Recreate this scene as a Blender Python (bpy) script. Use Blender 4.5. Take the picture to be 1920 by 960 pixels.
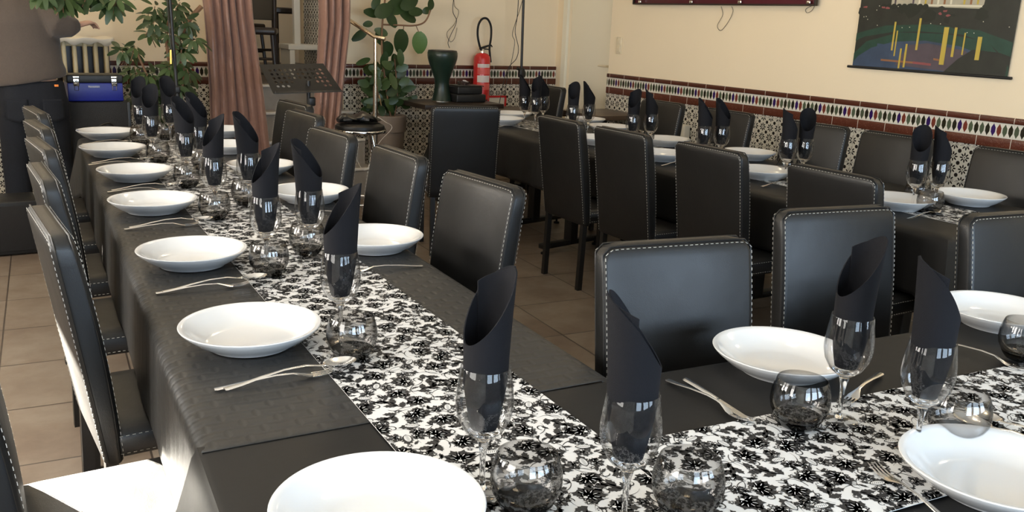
import bpy, bmesh, math, random
from mathutils import Vector, Matrix, Euler
import numpy as np
random.seed(7)
PI = math.pi
R = math.radians
scene = bpy.context.scene
COL = scene.collection
for o in list(bpy.data.objects):
    bpy.data.objects.remove(o)

# ------------------------------------------------------------------ camera
FPX = 1683.0
_yaw, _pitch, _roll = R(32.16), R(14.52), R(2.4)
_f = Vector((math.sin(_yaw) * math.cos(_pitch), math.cos(_yaw) * math.cos(_pitch), -math.sin(_pitch)))
_r0 = Vector((math.cos(_yaw), -math.sin(_yaw), 0))
_u0 = _r0.cross(_f)
_r = _r0 * math.cos(_roll) + _u0 * math.sin(_roll)
_u = -_r0 * math.sin(_roll) + _u0 * math.cos(_roll)
CAM = Vector((0, 0, 1.5))
cd = bpy.data.cameras.new('camera')
cam = bpy.data.objects.new('camera', cd)
COL.objects.link(cam)
cd.sensor_width = 36
cd.lens = FPX / 1920 * 36
cd.clip_start = .02
cam.matrix_world = Matrix(((_r.x, _u.x, -_f.x, CAM.x), (_r.y, _u.y, -_f.y, CAM.y), (_r.z, _u.z, -_f.z, CAM.z), (0, 0, 0, 1)))
scene.camera = cam


def _ray(px, py):
    return _f * FPX + _r * (px - 960) - _u * (py - 480)


def atY(px, py, Y):      # measured point of the photograph at a known depth in the room
    d = _ray(px, py)
    return CAM + d * (Y / d.y)


def atX(px, py, X):
    d = _ray(px, py)
    return CAM + d * (X / d.x)


def atZ(px, py, Z):
    d = _ray(px, py)
    return CAM + d * ((Z - 1.5) / d.z)


# ------------------------------------------------------------------ world, sun, window light, exposure
vs = scene.view_settings
vs.view_transform = 'Standard'
vs.look = 'None'
vs.exposure = -0.10
vs.gamma = 1
vs.use_curve_mapping = False
scene.cycles.use_denoising = True
scene.cycles.max_bounces = 10
scene.cycles.diffuse_bounces = 4
scene.cycles.glossy_bounces = 4
scene.cycles.transmission_bounces = 8
scene.cycles.transparent_max_bounces = 24
scene.cycles.sample_clamp_indirect = 6
scene.cycles.caustics_reflective = False
scene.cycles.caustics_refractive = False

W = bpy.data.worlds.new('sky')
scene.world = W
W.use_nodes = True
nt = W.node_tree
nt.nodes.clear()
wo = nt.nodes.new('ShaderNodeOutputWorld')
bg = nt.nodes.new('ShaderNodeBackground')
tc = nt.nodes.new('ShaderNodeTexCoord')
sx = nt.nodes.new('ShaderNodeSeparateXYZ')
cr = nt.nodes.new('ShaderNodeValToRGB')
nt.links.new(tc.outputs['Generated'], sx.inputs[0])
nt.links.new(sx.outputs[2], cr.inputs[0])
cr.color_ramp.elements[0].position = 0.0
cr.color_ramp.elements[0].color = (.55, .5, .44, 1)
cr.color_ramp.elements[1].position = .12
cr.color_ramp.elements[1].color = (.62, .78, 1, 1)
nt.links.new(cr.outputs[0], bg.inputs[0])
bg.inputs[1].default_value = 3.0
nt.links.new(bg.outputs[0], wo.inputs[0])

SUN_DIR = Vector((.42, -.84, -.37)).normalized()
sd = bpy.data.lights.new('sun', 'SUN')
sd.energy = 320
sd.angle = R(.6)
sd.color = (1, .93, .8)
sun = bpy.data.objects.new('sun', sd)
COL.objects.link(sun)
sun.rotation_euler = SUN_DIR.to_track_quat('-Z', 'Y').to_euler()


def area(name, loc, rot, sx_, sy_, energy, color, spread=180):
    a = bpy.data.lights.new(name, 'AREA')
    a.shape = 'RECTANGLE'
    a.size, a.size_y = sx_, sy_
    a.energy = energy
    a.color = color
    a.spread = R(spread)
    o = bpy.data.objects.new(name, a)
    COL.objects.link(o)
    o.location = loc
    o.rotation_euler = rot
    return o


XL, XR, YB, YF, ZC = -1.3, 5.25, 7.85, -2.5, 2.75
# daylight coming in at the windows behind the camera and in the left wall
HIGH_WIN = [(4.3, 5.9, 1.55, 2.06), (7.1, 7.6, 1.98, 2.2)]      # high left wall windows, shaped so sun lands only on chairs and cloth
WIN_REAR = [(-.9, .5), (.9, 2.3), (2.7, 4.1)]       # x ranges, z 0.9-2.15
WIN_LEFT = [(.5, 1.6), (2.1, 2.8), (3.1, 3.8)]
for a, b in WIN_REAR:
    area('window_daylight', ((a + b) / 2, YF + .02, 1.5), (R(90), 0, 0), b - a - .1, 1.25, 75, (.62, .80, 1.0))
for i, (a, b) in enumerate(WIN_LEFT):
    area('window_daylight', (XL + .02, (a + b) / 2, 1.52), (R(90), 0, R(-90)), b - a - .08, 1.1, 45 if i else 45, (1.0, .96, .9))
area('window_daylight', (XL + .02, 5.1, 1.80), (R(90), 0, R(-90)), 1.5, .45, 40, (1.0, .95, .86))
# unseen warm point lights added under the ceiling to fill the room
FILL_SPOTS = [(1.6, 1.6), (1.6, 4.6), (4.0, 1.6), (4.0, 4.6), (2.6, 6.9), (.4, 6.9)]
for x, y in FILL_SPOTS:
    a = bpy.data.lights.new('ceiling_fill_light', 'POINT')
    a.energy = 9
    a.color = (1, .80, .52)
    a.shadow_soft_size = .12
    o = bpy.data.objects.new('ceiling_fill_light', a)
    COL.objects.link(o)
    o.location = (x, y, ZC - .3)
a = bpy.data.lights.new('upper_room_light', 'POINT')
a.energy = 9
a.color = (1, .86, .66)
a.shadow_soft_size = .2
o = bpy.data.objects.new('upper_room_light', a)
COL.objects.link(o)
o.location = (2.2, 9.6, 2.9)


# ------------------------------------------------------------------ materials
class NT:
    def __init__(s, name):
        s.m = bpy.data.materials.new(name)
        s.m.use_nodes = True
        s.t = s.m.node_tree
        s.t.nodes.clear()
        s.out = s.t.nodes.new('ShaderNodeOutputMaterial')

    def n(s, typ, **k):
        n = s.t.nodes.new(typ)
        for a_, b_ in k.items():
            setattr(n, a_, b_)
        return n

    def l(s, a_, b_):
        s.t.links.new(a_, b_)

    def put(s, sock, v):
        if isinstance(v, (int, float)):
            sock.default_value = v
        elif isinstance(v, tuple):
            sock.default_value = v if len(v) == 4 or sock.type == 'VECTOR' else (*v, 1)
        else:
            s.l(v, sock)

    def M(s, op, a_, b_=0.0, c_=0.0):
        n = s.n('ShaderNodeMath', operation=op)
        s.put(n.inputs[0], a_)
        s.put(n.inputs[1], b_)
        s.put(n.inputs[2], c_)
        return n.outputs[0]

    def mix(s, fac, a_, b_):
        n = s.n('ShaderNodeMix', data_type='RGBA')
        s.put(n.inputs[0], fac)
        s.put(n.inputs[6], a_)
        s.put(n.inputs[7], b_)
        return n.outputs[2]

    def noise(s, vec, scale, detail=3, rough=.55):
        n = s.n('ShaderNodeTexNoise')
        if vec is not None:
            s.l(vec, n.inputs['Vector'])
        n.inputs['Scale'].default_value = scale
        n.inputs['Detail'].default_value = detail
        n.inputs['Roughness'].default_value = rough
        return n.outputs['Fac']

    def ramp(s, v, stops):
        n = s.n('ShaderNodeValToRGB')
        e = n.color_ramp.elements
        while len(e) < len(stops):
            e.new(.5)
        for i, (p, c) in enumerate(stops):
            e[i].position = p
            e[i].color = (*c, 1) if len(c) == 3 else c
        s.l(v, n.inputs[0])
        return n.outputs[0]

    def bump(s, h, strength, dist=.01):
        n = s.n('ShaderNodeBump')
        n.inputs['Strength'].default_value = strength
        n.inputs['Distance'].default_value = dist
        s.l(h, n.inputs['Height'])
        return n.outputs[0]

    def pbr(s, color=(.5, .5, .5), rough=.5, metal=0.0, spec=.5, coat=0.0, normal=None, sheen=0.0, trans=0.0, ior=1.45, emis=None, estr=0.0):
        b = s.n('ShaderNodeBsdfPrincipled')
        s.put(b.inputs['Base Color'], color)
        s.put(b.inputs['Roughness'], rough)
        s.put(b.inputs['Metallic'], metal)
        s.put(b.inputs['Specular IOR Level'], spec)
        s.put(b.inputs['Coat Weight'], coat)
        b.inputs['Coat Roughness'].default_value = .05
        s.put(b.inputs['Sheen Weight'], sheen)
        s.put(b.inputs['Transmission Weight'], trans)
        b.inputs['IOR'].default_value = ior
        if emis:
            s.put(b.inputs['Emission Color'], emis)
            b.inputs['Emission Strength'].default_value = estr
        if normal is not None:
            s.l(normal, b.inputs['Normal'])
        s.l(b.outputs[0], s.out.inputs[0])
        return b

    def obj(s):
        return s.n('ShaderNodeTexCoord').outputs['Object']

    def pos(s):
        return s.n('ShaderNodeNewGeometry').outputs['Position']

    def xyz(s, v):
        n = s.n('ShaderNodeSeparateXYZ')
        s.l(v, n.inputs[0])
        return n.outputs[0], n.outputs[1], n.outputs[2]


def plain(name, color, rough=.5, metal=0.0, bumpy=0.0, bscale=60, var=0.0, **k):
    s = NT(name)
    o = s.obj()
    nz = s.noise(o, bscale)
    col = color
    if var:
        n2 = s.noise(o, bscale * .25)
        col = s.mix(n2, tuple(c * (1 - var) for c in color), tuple(min(1, c * (1 + var)) for c in color))
    s.pbr(col, rough, metal, normal=s.bump(nz, bumpy, .004) if bumpy else None, **k)
    return s.m


def m_leather():
    s = NT('black_leather')
    o = s.obj()
    h = s.noise(o, 420, 2)
    w = s.noise(o, 14, 4)
    hh = s.M('ADD', s.M('MULTIPLY', h, .25), s.M('MULTIPLY', w, 1.0))
    rough = s.M('MULTIPLY_ADD', s.noise(o, 9, 4), .16, .33)
    s.pbr((.0075, .0072, .007), rough, spec=.52, normal=s.bump(hh, .25, .004))
    return s.m


def m_wall(name, c):
    s = NT(name)
    p = s.pos()
    n1 = s.noise(p, 1.2, 4)
    n2 = s.noise(p, 90, 3)
    s.pbr(s.mix(n1, tuple(v * .95 for v in c), tuple(min(1, v * 1.03) for v in c)), .75, spec=.25, normal=s.bump(n2, .12, .003))
    return s.m


def m_floor():
    s = NT('stone_floor_tiles')
    p = s.pos()
    mp = s.n('ShaderNodeMapping')
    s.l(p, mp.inputs[0])
    mp.inputs['Rotation'].default_value = (0, 0, R(4.6))
    x, y, z = s.xyz(mp.outputs[0])
    P = .4955
    # offsets measured from the joints seen at lower left
    ux = s.M('DIVIDE', s.M('ADD', x, .268 + 4 * P), P)
    uy = s.M('DIVIDE', s.M('ADD', y, -3.155 + 12 * P), P)
    fx = s.M('ABSOLUTE', s.M('SUBTRACT', s.M('FRACT', ux), .5))
    fy = s.M('ABSOLUTE', s.M('SUBTRACT', s.M('FRACT', uy), .5))
    g = s.M('MAXIMUM', fx, fy)
    grout = s.M('GREATER_THAN', g, .4925)
    cell = s.n('ShaderNodeCombineXYZ')
    s.l(s.M('FLOOR', ux), cell.inputs[0])
    s.l(s.M('FLOOR', uy), cell.inputs[1])
    wn = s.n('ShaderNodeTexWhiteNoise')
    s.l(cell.outputs[0], wn.inputs[0])
    off = s.n('ShaderNodeVectorMath', operation='MULTIPLY_ADD')
    s.l(wn.outputs['Color'], off.inputs[0])
    off.inputs[1].default_value = (7, 7, 7)
    s.l(p, off.inputs[2])
    n1 = s.noise(off.outputs[0], 2.6, 6, .6)
    n2 = s.noise(off.outputs[0], 11, 5, .65)
    c = s.ramp(n1, [(.3, (.15, .105, .075)), (.48, (.21, .16, .118)), (.62, (.26, .21, .16)), (.75, (.23, .17, .128))])
    c = s.mix(s.M('MULTIPLY', n2, .55), c, (.15, .112, .082, 1))
    c = s.mix(grout, c, (.06, .045, .035, 1))
    h = s.M('SUBTRACT', s.M('MULTIPLY', n2, .3), s.M('MULTIPLY', grout, 1.0))
    s.pbr(c, s.M('MULTIPLY_ADD', n2, .25, .28), spec=.45, normal=s.bump(h, .35, .004))
    return s.m


def tile_uv(s, axis):
    x, y, z = s.xyz(s.pos())
    return (x if axis == 'x' else y), z


def m_flower_tiles(name, axis, z0=.905, P=.0745):
    """white tile with black eight-petalled flowers, dots between and dashed joints every third flower"""
    s = NT(name)
    u, v = tile_uv(s, axis)
    a = s.M('DIVIDE', s.M('ADD', u, 30.0), P)
    b = s.M('DIVIDE', s.M('ADD', v, -z0 + .05 + 10 * 3 * P), P)
    fu = s.M('SUBTRACT', s.M('FRACT', a), .5)
    fv = s.M('SUBTRACT', s.M('FRACT', b), .5)
    rr = s.M('SQRT', s.M('ADD', s.M('MULTIPLY', fu, fu), s.M('MULTIPLY', fv, fv)))
    th = s.M('ARCTAN2', fv, fu)
    k = s.M('ABSOLUTE', s.M('SINE', s.M('MULTIPLY_ADD', th, 4.0, PI / 2)))   # 1 on a petal axis
    # petal: centred at r=.27, half-length .13
    rad = s.M('ABSOLUTE', s.M('DIVIDE', s.M('SUBTRACT', rr, .27), .145))
    ang = s.M('MULTIPLY', s.M('ARCCOSINE', k), s.M('MULTIPLY', rr, .25 / .066))
    pet = s.M('LESS_THAN', s.M('ADD', s.M('MULTIPLY', rad, rad), s.M('MULTIPLY', ang, ang)), 1.0)
    ctr = s.M('LESS_THAN', rr, .055)
    # dots at the cell corners
    gu = s.M('SUBTRACT', .5, s.M('ABSOLUTE', fu))
    gv = s.M('SUBTRACT', .5, s.M('ABSOLUTE', fv))
    dr = s.M('SQRT', s.M('ADD', s.M('MULTIPLY', gu, gu), s.M('MULTIPLY', gv, gv)))
    dot = s.M('LESS_THAN', dr, .165)
    # dashed joints through every third flower
    a3 = s.M('ABSOLUTE', s.M('SUBTRACT', s.M('FRACT', s.M('DIVIDE', s.M('SUBTRACT', a, .5), 3.0)), 0.0))
    b3 = s.M('ABSOLUTE', s.M('FRACT', s.M('DIVIDE', s.M('SUBTRACT', b, .5), 3.0)))
    da = s.M('MINIMUM', a3, s.M('SUBTRACT', 1.0, a3))
    db = s.M('MINIMUM', b3, s.M('SUBTRACT', 1.0, b3))
    dm = s.M('MINIMUM', da, db)
    white = s.M('LESS_THAN', dm, .012)
    line = s.M('MULTIPLY', s.M('LESS_THAN', dm, .022), s.M('GREATER_THAN', s.M('FRACT', s.M('MULTIPLY', s.M('ADD', a, b), 2.0)), .45))
    dark = s.M('MAXIMUM', s.M('MAXIMUM', pet, ctr), s.M('MAXIMUM', dot, line))
    dark = s.M('MULTIPLY', dark, s.M('SUBTRACT', 1.0, white))
    c = s.mix(dark, (.66, .62, .53, 1), (.022, .018, .015, 1))
    s.pbr(c, .22, spec=.5, normal=s.bump(s.M('SUBTRACT', 1.0, white), .3, .002))
    return s.m


def m_diamonds(name, axis):
    s = NT(name)
    u, v = tile_uv(s, axis)
    T = .2125
    t = s.M('FRACT', s.M('DIVIDE', s.M('ADD', u, 30.02), T))
    k = s.M('MULTIPLY', t, 6.0)
    ku = s.M('SUBTRACT', s.M('FRACT', k), .5)
    idx = s.M('FLOOR', k)
    vv = s.M('ABSOLUTE', s.M('DIVIDE', s.M('SUBTRACT', v, 1.007), .038))
    # lozenge with waist knobs: |u| < w(v)
    w = s.M('MULTIPLY', s.M('SUBTRACT', 1.0, vv), .58)
    w = s.M('MINIMUM', w, .385)
    d = s.M('LESS_THAN', s.M('ABSOLUTE', ku), w)
    # colours: black, green, red, purple, black, green
    ramp = s.n('ShaderNodeValToRGB')
    ramp.color_ramp.interpolation = 'CONSTANT'
    cols = [(.02, .017, .008), (.075, .095, .055), (.16, .035, .02), (.03, .01, .09), (.02, .018, .01), (.07, .085, .05)]
    e = ramp.color_ramp.elements
    while len(e) < 6:
        e.new(.5)
    for i, c in enumerate(cols):
        e[i].position = i / 6.0 + .001 if i else 0
        e[i].color = (*c, 1)
    s.l(t, ramp.inputs[0])
    x, y, z = s.xyz(s.pos())
    wht = s.M('LESS_THAN', s.M('ABSOLUTE', s.M('SUBTRACT', t, .0)), .008)
    c = s.mix(d, (.68, .64, .55, 1), ramp.outputs[0])
    c = s.mix(wht, c, (.5, .47, .4, 1))
    s.pbr(c, .22, spec=.5)
    return s.m


def m_brown_tile(name, axis, rope=False):
    s = NT(name)
    u, v = tile_uv(s, axis)
    t = s.M('FRACT', s.M('DIVIDE', s.M('ADD', u, 30.02), .2125))
    gr = s.M('LESS_THAN', t, .018)
    p = s.pos()
    n = s.noise(p, 140, 2)
    rel = s.M('GREATER_THAN', n, .62)
    c = s.mix(s.M('MULTIPLY', rel, .35), (.105, .030, .017, 1), (.26, .13, .09, 1)) if rope else s.mix(n, (.070, .020, .012, 1), (.10, .030, .017, 1))
    c = s.mix(gr, c, (.66, .58, .48, 1))
    s.pbr(c, .18, spec=.6, normal=s.bump(s.M('SUBTRACT', n, gr), .4, .004))
    return s.m


def m_cloth(name, emboss):
    s = NT(name)
    p = s.obj()
    n = s.noise(p, 900, 2)
    n2 = s.noise(p, 7, 4)
    if emboss:
        x, y, z = s.xyz(p)
        br = s.n('ShaderNodeTexBrick')
        mp = s.n('ShaderNodeMapping')
        s.l(p, mp.inputs[0])
        mp.inputs['Rotation'].default_value = (0, 0, R(4))
        s.l(mp.outputs[0], br.inputs[0])
        br.inputs['Scale'].default_value = 1
        br.inputs['Brick Width'].default_value = .066
        br.inputs['Row Height'].default_value = .036
        br.inputs['Mortar Size'].default_value = .010
        br.inputs['Mortar Smooth'].default_value = 1
        br.inputs['Color1'].default_value = (1, 1, 1, 1)
        br.inputs['Color2'].default_value = (.9, .9, .9, 1)
        br.inputs['Mortar'].default_value = (.3, .3, .3, 1)
        h = s.M('ADD', s.M('MULTIPLY', br.outputs[0], .9), s.M('ADD', s.M('MULTIPLY', n, .12), s.M('MULTIPLY', n2, 1.5)))
        nb = s.bump(h, .58, .0035)
    else:
        nb = s.bump(s.M('ADD', s.M('MULTIPLY', n, .12), s.M('MULTIPLY', n2, 1.0)), .4, .003)
    s.pbr((.027, .026, .0245) if emboss else (.013, .0125, .012), .46 if emboss else .5, spec=.4 if emboss else .26, normal=nb)
    return s.m


def m_thin_glass(name, tint, minf, maxf=.85, edge=.75):
    """thin walled glass: sees through with a tint, mirrors more towards grazing"""
    s = NT(name)
    lw = s.n('ShaderNodeLayerWeight')
    lw.inputs[0].default_value = .42
    tr = s.n('ShaderNodeBsdfTransparent')
    s.l(s.mix(s.M('POWER', lw.outputs['Facing'], 2.2), (*tint, 1), (*[c * edge for c in tint], 1)), tr.inputs[0])
    gl = s.n('ShaderNodeBsdfGlossy')
    gl.inputs['Roughness'].default_value = .02
    f = s.M('MULTIPLY_ADD', s.M('POWER', lw.outputs['Facing'], 3.0), maxf - minf, minf)
    mx = s.n('ShaderNodeMixShader')
    s.l(f, mx.inputs[0])
    s.l(tr.outputs[0], mx.inputs[1])
    s.l(gl.outputs[0], mx.inputs[2])
    s.l(mx.outputs[0], s.out.inputs[0])
    return s.m


def m_solid_glass(name, tint=(1, 1, 1)):
    s = NT(name)
    s.pbr(tint, 0.0, trans=1.0, ior=1.48)
    return s.m


def m_velvet():
    s = NT('rose_satin')
    p = s.obj()
    n = s.noise(p, 30, 3)
    s.pbr(s.mix(n, (.25, .135, .10, 1), (.35, .20, .15, 1)), .42, spec=.4, sheen=.2, normal=s.bump(s.noise(p, 200, 2), .1, .002))
    return s.m


def m_wood(name, c1, c2, rough=.35):
    s = NT(name)
    p = s.obj()
    mp = s.n('ShaderNodeMapping')
    s.l(p, mp.inputs[0])
    mp.inputs['Scale'].default_value = (1, 12, 12)
    n = s.noise(mp.outputs[0], 4, 5)
    s.pbr(s.mix(n, (*c1, 1), (*c2, 1)), rough, normal=s.bump(n, .1, .002))
    return s.m


def m_leaf(name, c1, c2):
    s = NT(name)
    p = s.obj()
    n = s.noise(p, 9, 3)
    s.pbr(s.mix(n, (*c1, 1), (*c2, 1)), .35, spec=.5)
    return s.m


MT = dict(
    leather=m_leather(),
    stitch=plain('white_thread', (.50, .48, .43), .7),
    metal_black=plain('black_painted_metal', (.012, .011, .010), .38, bumpy=.05),
    rubber=plain('black_rubber', (.01, .01, .01), .8),
    porcelain=plain('white_porcelain', (.69, .685, .675), .12, spec=.5, coat=.4),
    steel=plain('polished_steel', (.86, .85, .83), .16, 1.0),
    chrome=plain('chrome', (.85, .83, .80), .08, 1.0),
    brass=plain('brushed_steel_warm', (.62, .52, .40), .25, 1.0),
    napkin=plain('black_napkin_paper', (.009, .009, .011), .85, bumpy=.3, bscale=700, spec=.18),
    cloth_embossed=m_cloth('embossed_black_paper_cloth', True),
    cloth_flat=m_cloth('black_paper_cloth', False),
    runner_white=plain('runner_white', (.70, .695, .68), .6, bumpy=.1, bscale=500),
    runner_black=plain('runner_black_print', (.02, .02, .021), .6),
    wall=m_wall('cream_wall', (.87, .735, .53)),
    wall_left=m_wall('cream_wall_side', (.74, .66, .54)),
    wall_front=m_wall('grey_wall', (.30, .30, .31)),
    ceiling=m_wall('ceiling_paint', (.84, .82, .77)),
    floor=m_floor(),
    flower_x=m_flower_tiles('flower_tiles_back', 'x'),
    flower_y=m_flower_tiles('flower_tiles_right', 'y'),
    dia_x=m_diamonds('diamond_tiles_back', 'x'),
    dia_y=m_diamonds('diamond_tiles_right', 'y'),
    brown_x=m_brown_tile('brown_tiles_back', 'x'),
    brown_y=m_brown_tile('brown_tiles_right', 'y', True),
    brown_top=m_brown_tile('brown_cap_tiles', 'y'),
    glass=m_thin_glass('clear_glass', (.97, .97, .97), .035),
    glass_smoke=m_thin_glass('smoked_glass', (.84, .835, .83), .05, .6, .25),
    glass_solid=m_solid_glass('solid_clear_glass'),
    glass_dark=m_thin_glass('dark_smoked_base', (.27, .265, .26), .06, .6, .4),
    curtain=m_velvet(),
    white_paint=plain('white_paint', (.80, .74, .62), .5),
    door_paint=plain('door_paint', (.84, .78, .63), .4, spec=.4),
    dark_wood=m_wood('dark_brown_wood', (.018, .011, .008), (.035, .022, .015)),
    mid_wood=m_wood('brown_table_wood', (.055, .035, .022), (.10, .065, .04)),
    terracotta=plain('taupe_plastic', (.20, .155, .12), .55, bumpy=.1),
    soil=plain('potting_soil', (.02, .013, .008), .95, bumpy=.8, bscale=80),
    bark=plain('plant_stem', (.20, .11, .06), .8, bumpy=.4),
    leaf_dark=m_leaf('dark_green_leaf', (.014, .034, .009), (.030, .058, .016)),
    leaf_mid=m_leaf('green_leaf', (.030, .058, .015), (.058, .092, .028)),
    leaf_light=m_leaf('light_green_leaf', (.07, .13, .03), (.10, .18, .05)),
    red=plain('red_enamel', (.62, .02, .02), .25, coat=.3),
    red_label=plain('red_label_print', (.75, .12, .10), .4),
    label_pale=plain('pale_label', (.75, .65, .6), .5),
    black_plastic=plain('black_plastic', (.012, .012, .012), .45, bumpy=.1),
    blue_box=plain('blue_steel', (.01, .016, .20), .35, bumpy=.05),
    drum_green=plain('dark_green_lacquer', (.012, .025, .017), .3, bumpy=.15, bscale=40, var=.4),
    jeans=plain('dark_denim', (.006, .0075, .012), .9, bumpy=.6, bscale=400, var=.5),
    jeans_seam=plain('denim_seam', (.05, .055, .065), .9),
    sweater=plain('brown_grey_knit', (.075, .058, .047), .95, bumpy=.6, bscale=260, var=.12, sheen=.2),
    skin=plain('skin', (.52, .31, .22), .55, bumpy=.1),
    hair=plain('dark_hair', (.02, .014, .01), .6, bumpy=.5),
    orange=plain('orange_tag', (.75, .22, .04), .7),
    radiator=plain('cream_enamel', (.70, .60, .38), .4),
    maroon=plain('maroon_board', (.085, .012, .02), .35),
    marble=plain('grey_step', (.30, .27, .235), .35, bumpy=.1, var=.15),
    nosing=plain('pale_nosing', (.66, .62, .55), .4),
    beige_tile=plain('beige_ceramic', (.52, .43, .32), .3, var=.1),
    cable=plain('black_cable', (.012, .01, .009), .5),
    cable_white=plain('white_cable', (.6, .55, .48), .5),
    heater=plain('pale_beige_enamel', (.62, .58, .48), .4),
    switch=plain('ivory_plastic', (.72, .62, .44), .4),
    lamp=None,
    sun_blocker=plain('sun_blocker_plaster', (.45, .42, .38), .8),  # plaster of the added sun-blocking wall
)
s_ = NT('lamp_globe')
s_.pbr((.9, .85, .75), .4, emis=(1, .82, .58), estr=6)
MT['lamp'] = s_.m
# curtain colour note: rose brown


# ------------------------------------------------------------------ mesh helpers
class MB:
    def __init__(s):
        s.v, s.f, s.mi, s.sm = [], [], [], []

    def add(s, verts, faces, mi=0, smooth=True):
        b = len(s.v)
        s.v.extend([tuple(v) for v in verts])
        for f in faces:
            s.f.append(tuple(i + b for i in f))
            s.mi.append(mi)
            s.sm.append(smooth)
        return s

    def box(s, c, size, rot=None, mi=0):
        hx, hy, hz = size[0] / 2, size[1] / 2, size[2] / 2
        vs_ = [Vector((x, y, z)) for x in (-hx, hx) for y in (-hy, hy) for z in (-hz, hz)]
        if rot is not None:
            vs_ = [rot @ v for v in vs_]
        c = Vector(c)
        vs_ = [v + c for v in vs_]
        return s.add(vs_, [(0, 1, 3, 2), (4, 6, 7, 5), (0, 4, 5, 1), (2, 3, 7, 6), (0, 2, 6, 4), (1, 5, 7, 3)], mi, False)

    def rbox(s, c, size, r=.01, rot=None, mi=0, seg=3):
        """box with rounded edges"""
        bm = bmesh.new()
        bmesh.ops.create_cube(bm, size=1)
        for v in bm.verts:
            v.co = Vector((v.co.x * size[0], v.co.y * size[1], v.co.z * size[2]))
        bmesh.ops.bevel(bm, geom=bm.edges[:], offset=min(r, min(size) * .49), segments=seg, profile=.5, affect='EDGES')
        bm.verts.ensure_lookup_table()
        c = Vector(c)
        vs_ = [((rot @ v.co) if rot is not None else v.co) + c for v in bm.verts]
        s.add(vs_, [tuple(v.index for v in f.verts) for f in bm.faces], mi, True)
        bm.free()
        return s

    def tube(s, path, r, n=8, mi=0, caps=True, flat=1.0):
        path = [Vector(p) for p in path]
        rs = r if isinstance(r, (list, tuple)) else [r] * len(path)
        up = Vector((0, 0, 1))
        vs_, prev = [], None
        for i, p in enumerate(path):
            t = (path[min(i + 1, len(path) - 1)] - path[max(i - 1, 0)]).normalized()
            if prev is None:
                a = t.cross(up)
                if a.length < 1e-3:
                    a = t.cross(Vector((1, 0, 0)))
                a.normalize()
            else:
                a = prev - t * prev.dot(t)
                a.normalize()
            prev = a
            b = t.cross(a)
            for k in range(n):
                th = 2 * PI * k / n
                vs_.append(p + (a * math.cos(th) + b * math.sin(th) * flat) * rs[i])
        fs = []
        for i in range(len(path) - 1):
            for k in range(n):
                fs.append((i * n + k, i * n + (k + 1) % n, (i + 1) * n + (k + 1) % n, (i + 1) * n + k))
        if caps:
            fs.append(tuple(range(n - 1, -1, -1)))
            fs.append(tuple((len(path) - 1) * n + k for k in range(n)))
        return s.add(vs_, fs, mi)

    def lathe(s, prof, n=32, c=(0, 0, 0), mi=0, close=False):
        c = Vector(c)
        vs_, ring = [], []
        for (r, z) in prof:
            if r < 1e-6:
                ring.append([len(vs_)])
                vs_.append(c + Vector((0, 0, z)))
            else:
                ring.append(list(range(len(vs_), len(vs_) + n)))
                for k in range(n):
                    th = 2 * PI * k / n
                    vs_.append(c + Vector((r * math.cos(th), r * math.sin(th), z)))
        fs = []
        m = len(prof)
        for i in range(m if close else m - 1):
            a, b = ring[i], ring[(i + 1) % m]
            for k in range(n):
                k2 = (k + 1) % n
                if len(a) == 1 and len(b) == 1:
                    continue
                if len(a) == 1:
                    fs.append((a[0], b[k2], b[k]))
                elif len(b) == 1:
                    fs.append((a[k], a[k2], b[0]))
                else:
                    fs.append((a[k], a[k2], b[k2], b[k]))
        return s.add(vs_, fs, mi)

    def loft(s, rings, mi=0, caps=True):
        n = len(rings[0])
        vs_ = [v for r_ in rings for v in r_]
        fs = []
        for i in range(len(rings) - 1):
            for k in range(n):
                fs.append((i * n + k, i * n + (k + 1) % n, (i + 1) * n + (k + 1) % n, (i + 1) * n + k))
        if caps:
            fs.append(tuple(range(n - 1, -1, -1)))
            fs.append(tuple((len(rings) - 1) * n + k for k in range(n)))
        return s.add(vs_, fs, mi)

    def build(s, name, mats, parent=None, fix=True):
        me = bpy.data.meshes.new(name)
        me.from_pydata(s.v, [], s.f)
        if not isinstance(mats, (list, tuple)):
            mats = [mats]
        for m in mats:
            me.materials.append(m)
        me.polygons.foreach_set('material_index', s.mi)
        me.polygons.foreach_set('use_smooth', s.sm)
        me.update()
        if fix:
            bm = bmesh.new()
            bm.from_mesh(me)
            bmesh.ops.recalc_face_normals(bm, faces=bm.faces)
            bm.to_mesh(me)
            bm.free()
        if hasattr(me, 'set_sharp_from_angle'):
            me.set_sharp_from_angle(angle=R(42))
        o = bpy.data.objects.new(name, me)
        COL.objects.link(o)
        if parent:
            o.parent = parent
        return o


def tag(o, label=None, cat=None, group=None, kind=None):
    if label:
        o['label'] = label
    if cat:
        o['category'] = cat
    if group:
        o['group'] = group
    if kind:
        o['kind'] = kind
    return o


def thing(name, label, cat, loc=(0, 0, 0), rotz=0, group=None):
    o = bpy.data.objects.new(name, None)
    o.empty_display_size = .05
    COL.objects.link(o)
    o.location = loc
    o.rotation_euler = (0, 0, rotz)
    return tag(o, label, cat, group)


def dup(root, loc, rotz=0, label=None, group=None, scale=None):
    def cp(o, par):
        c = o.copy()
        COL.objects.link(c)
        if par:
            c.parent = par
        for ch in list(o.children):
            cp(ch, c)
        return c
    r_ = cp(root, None)
    r_.location = loc
    r_.rotation_euler = (0, 0, rotz)
    if scale:
        r_.scale = scale
    if label:
        r_['label'] = label
    if group:
        r_['group'] = group
    return r_


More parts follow.
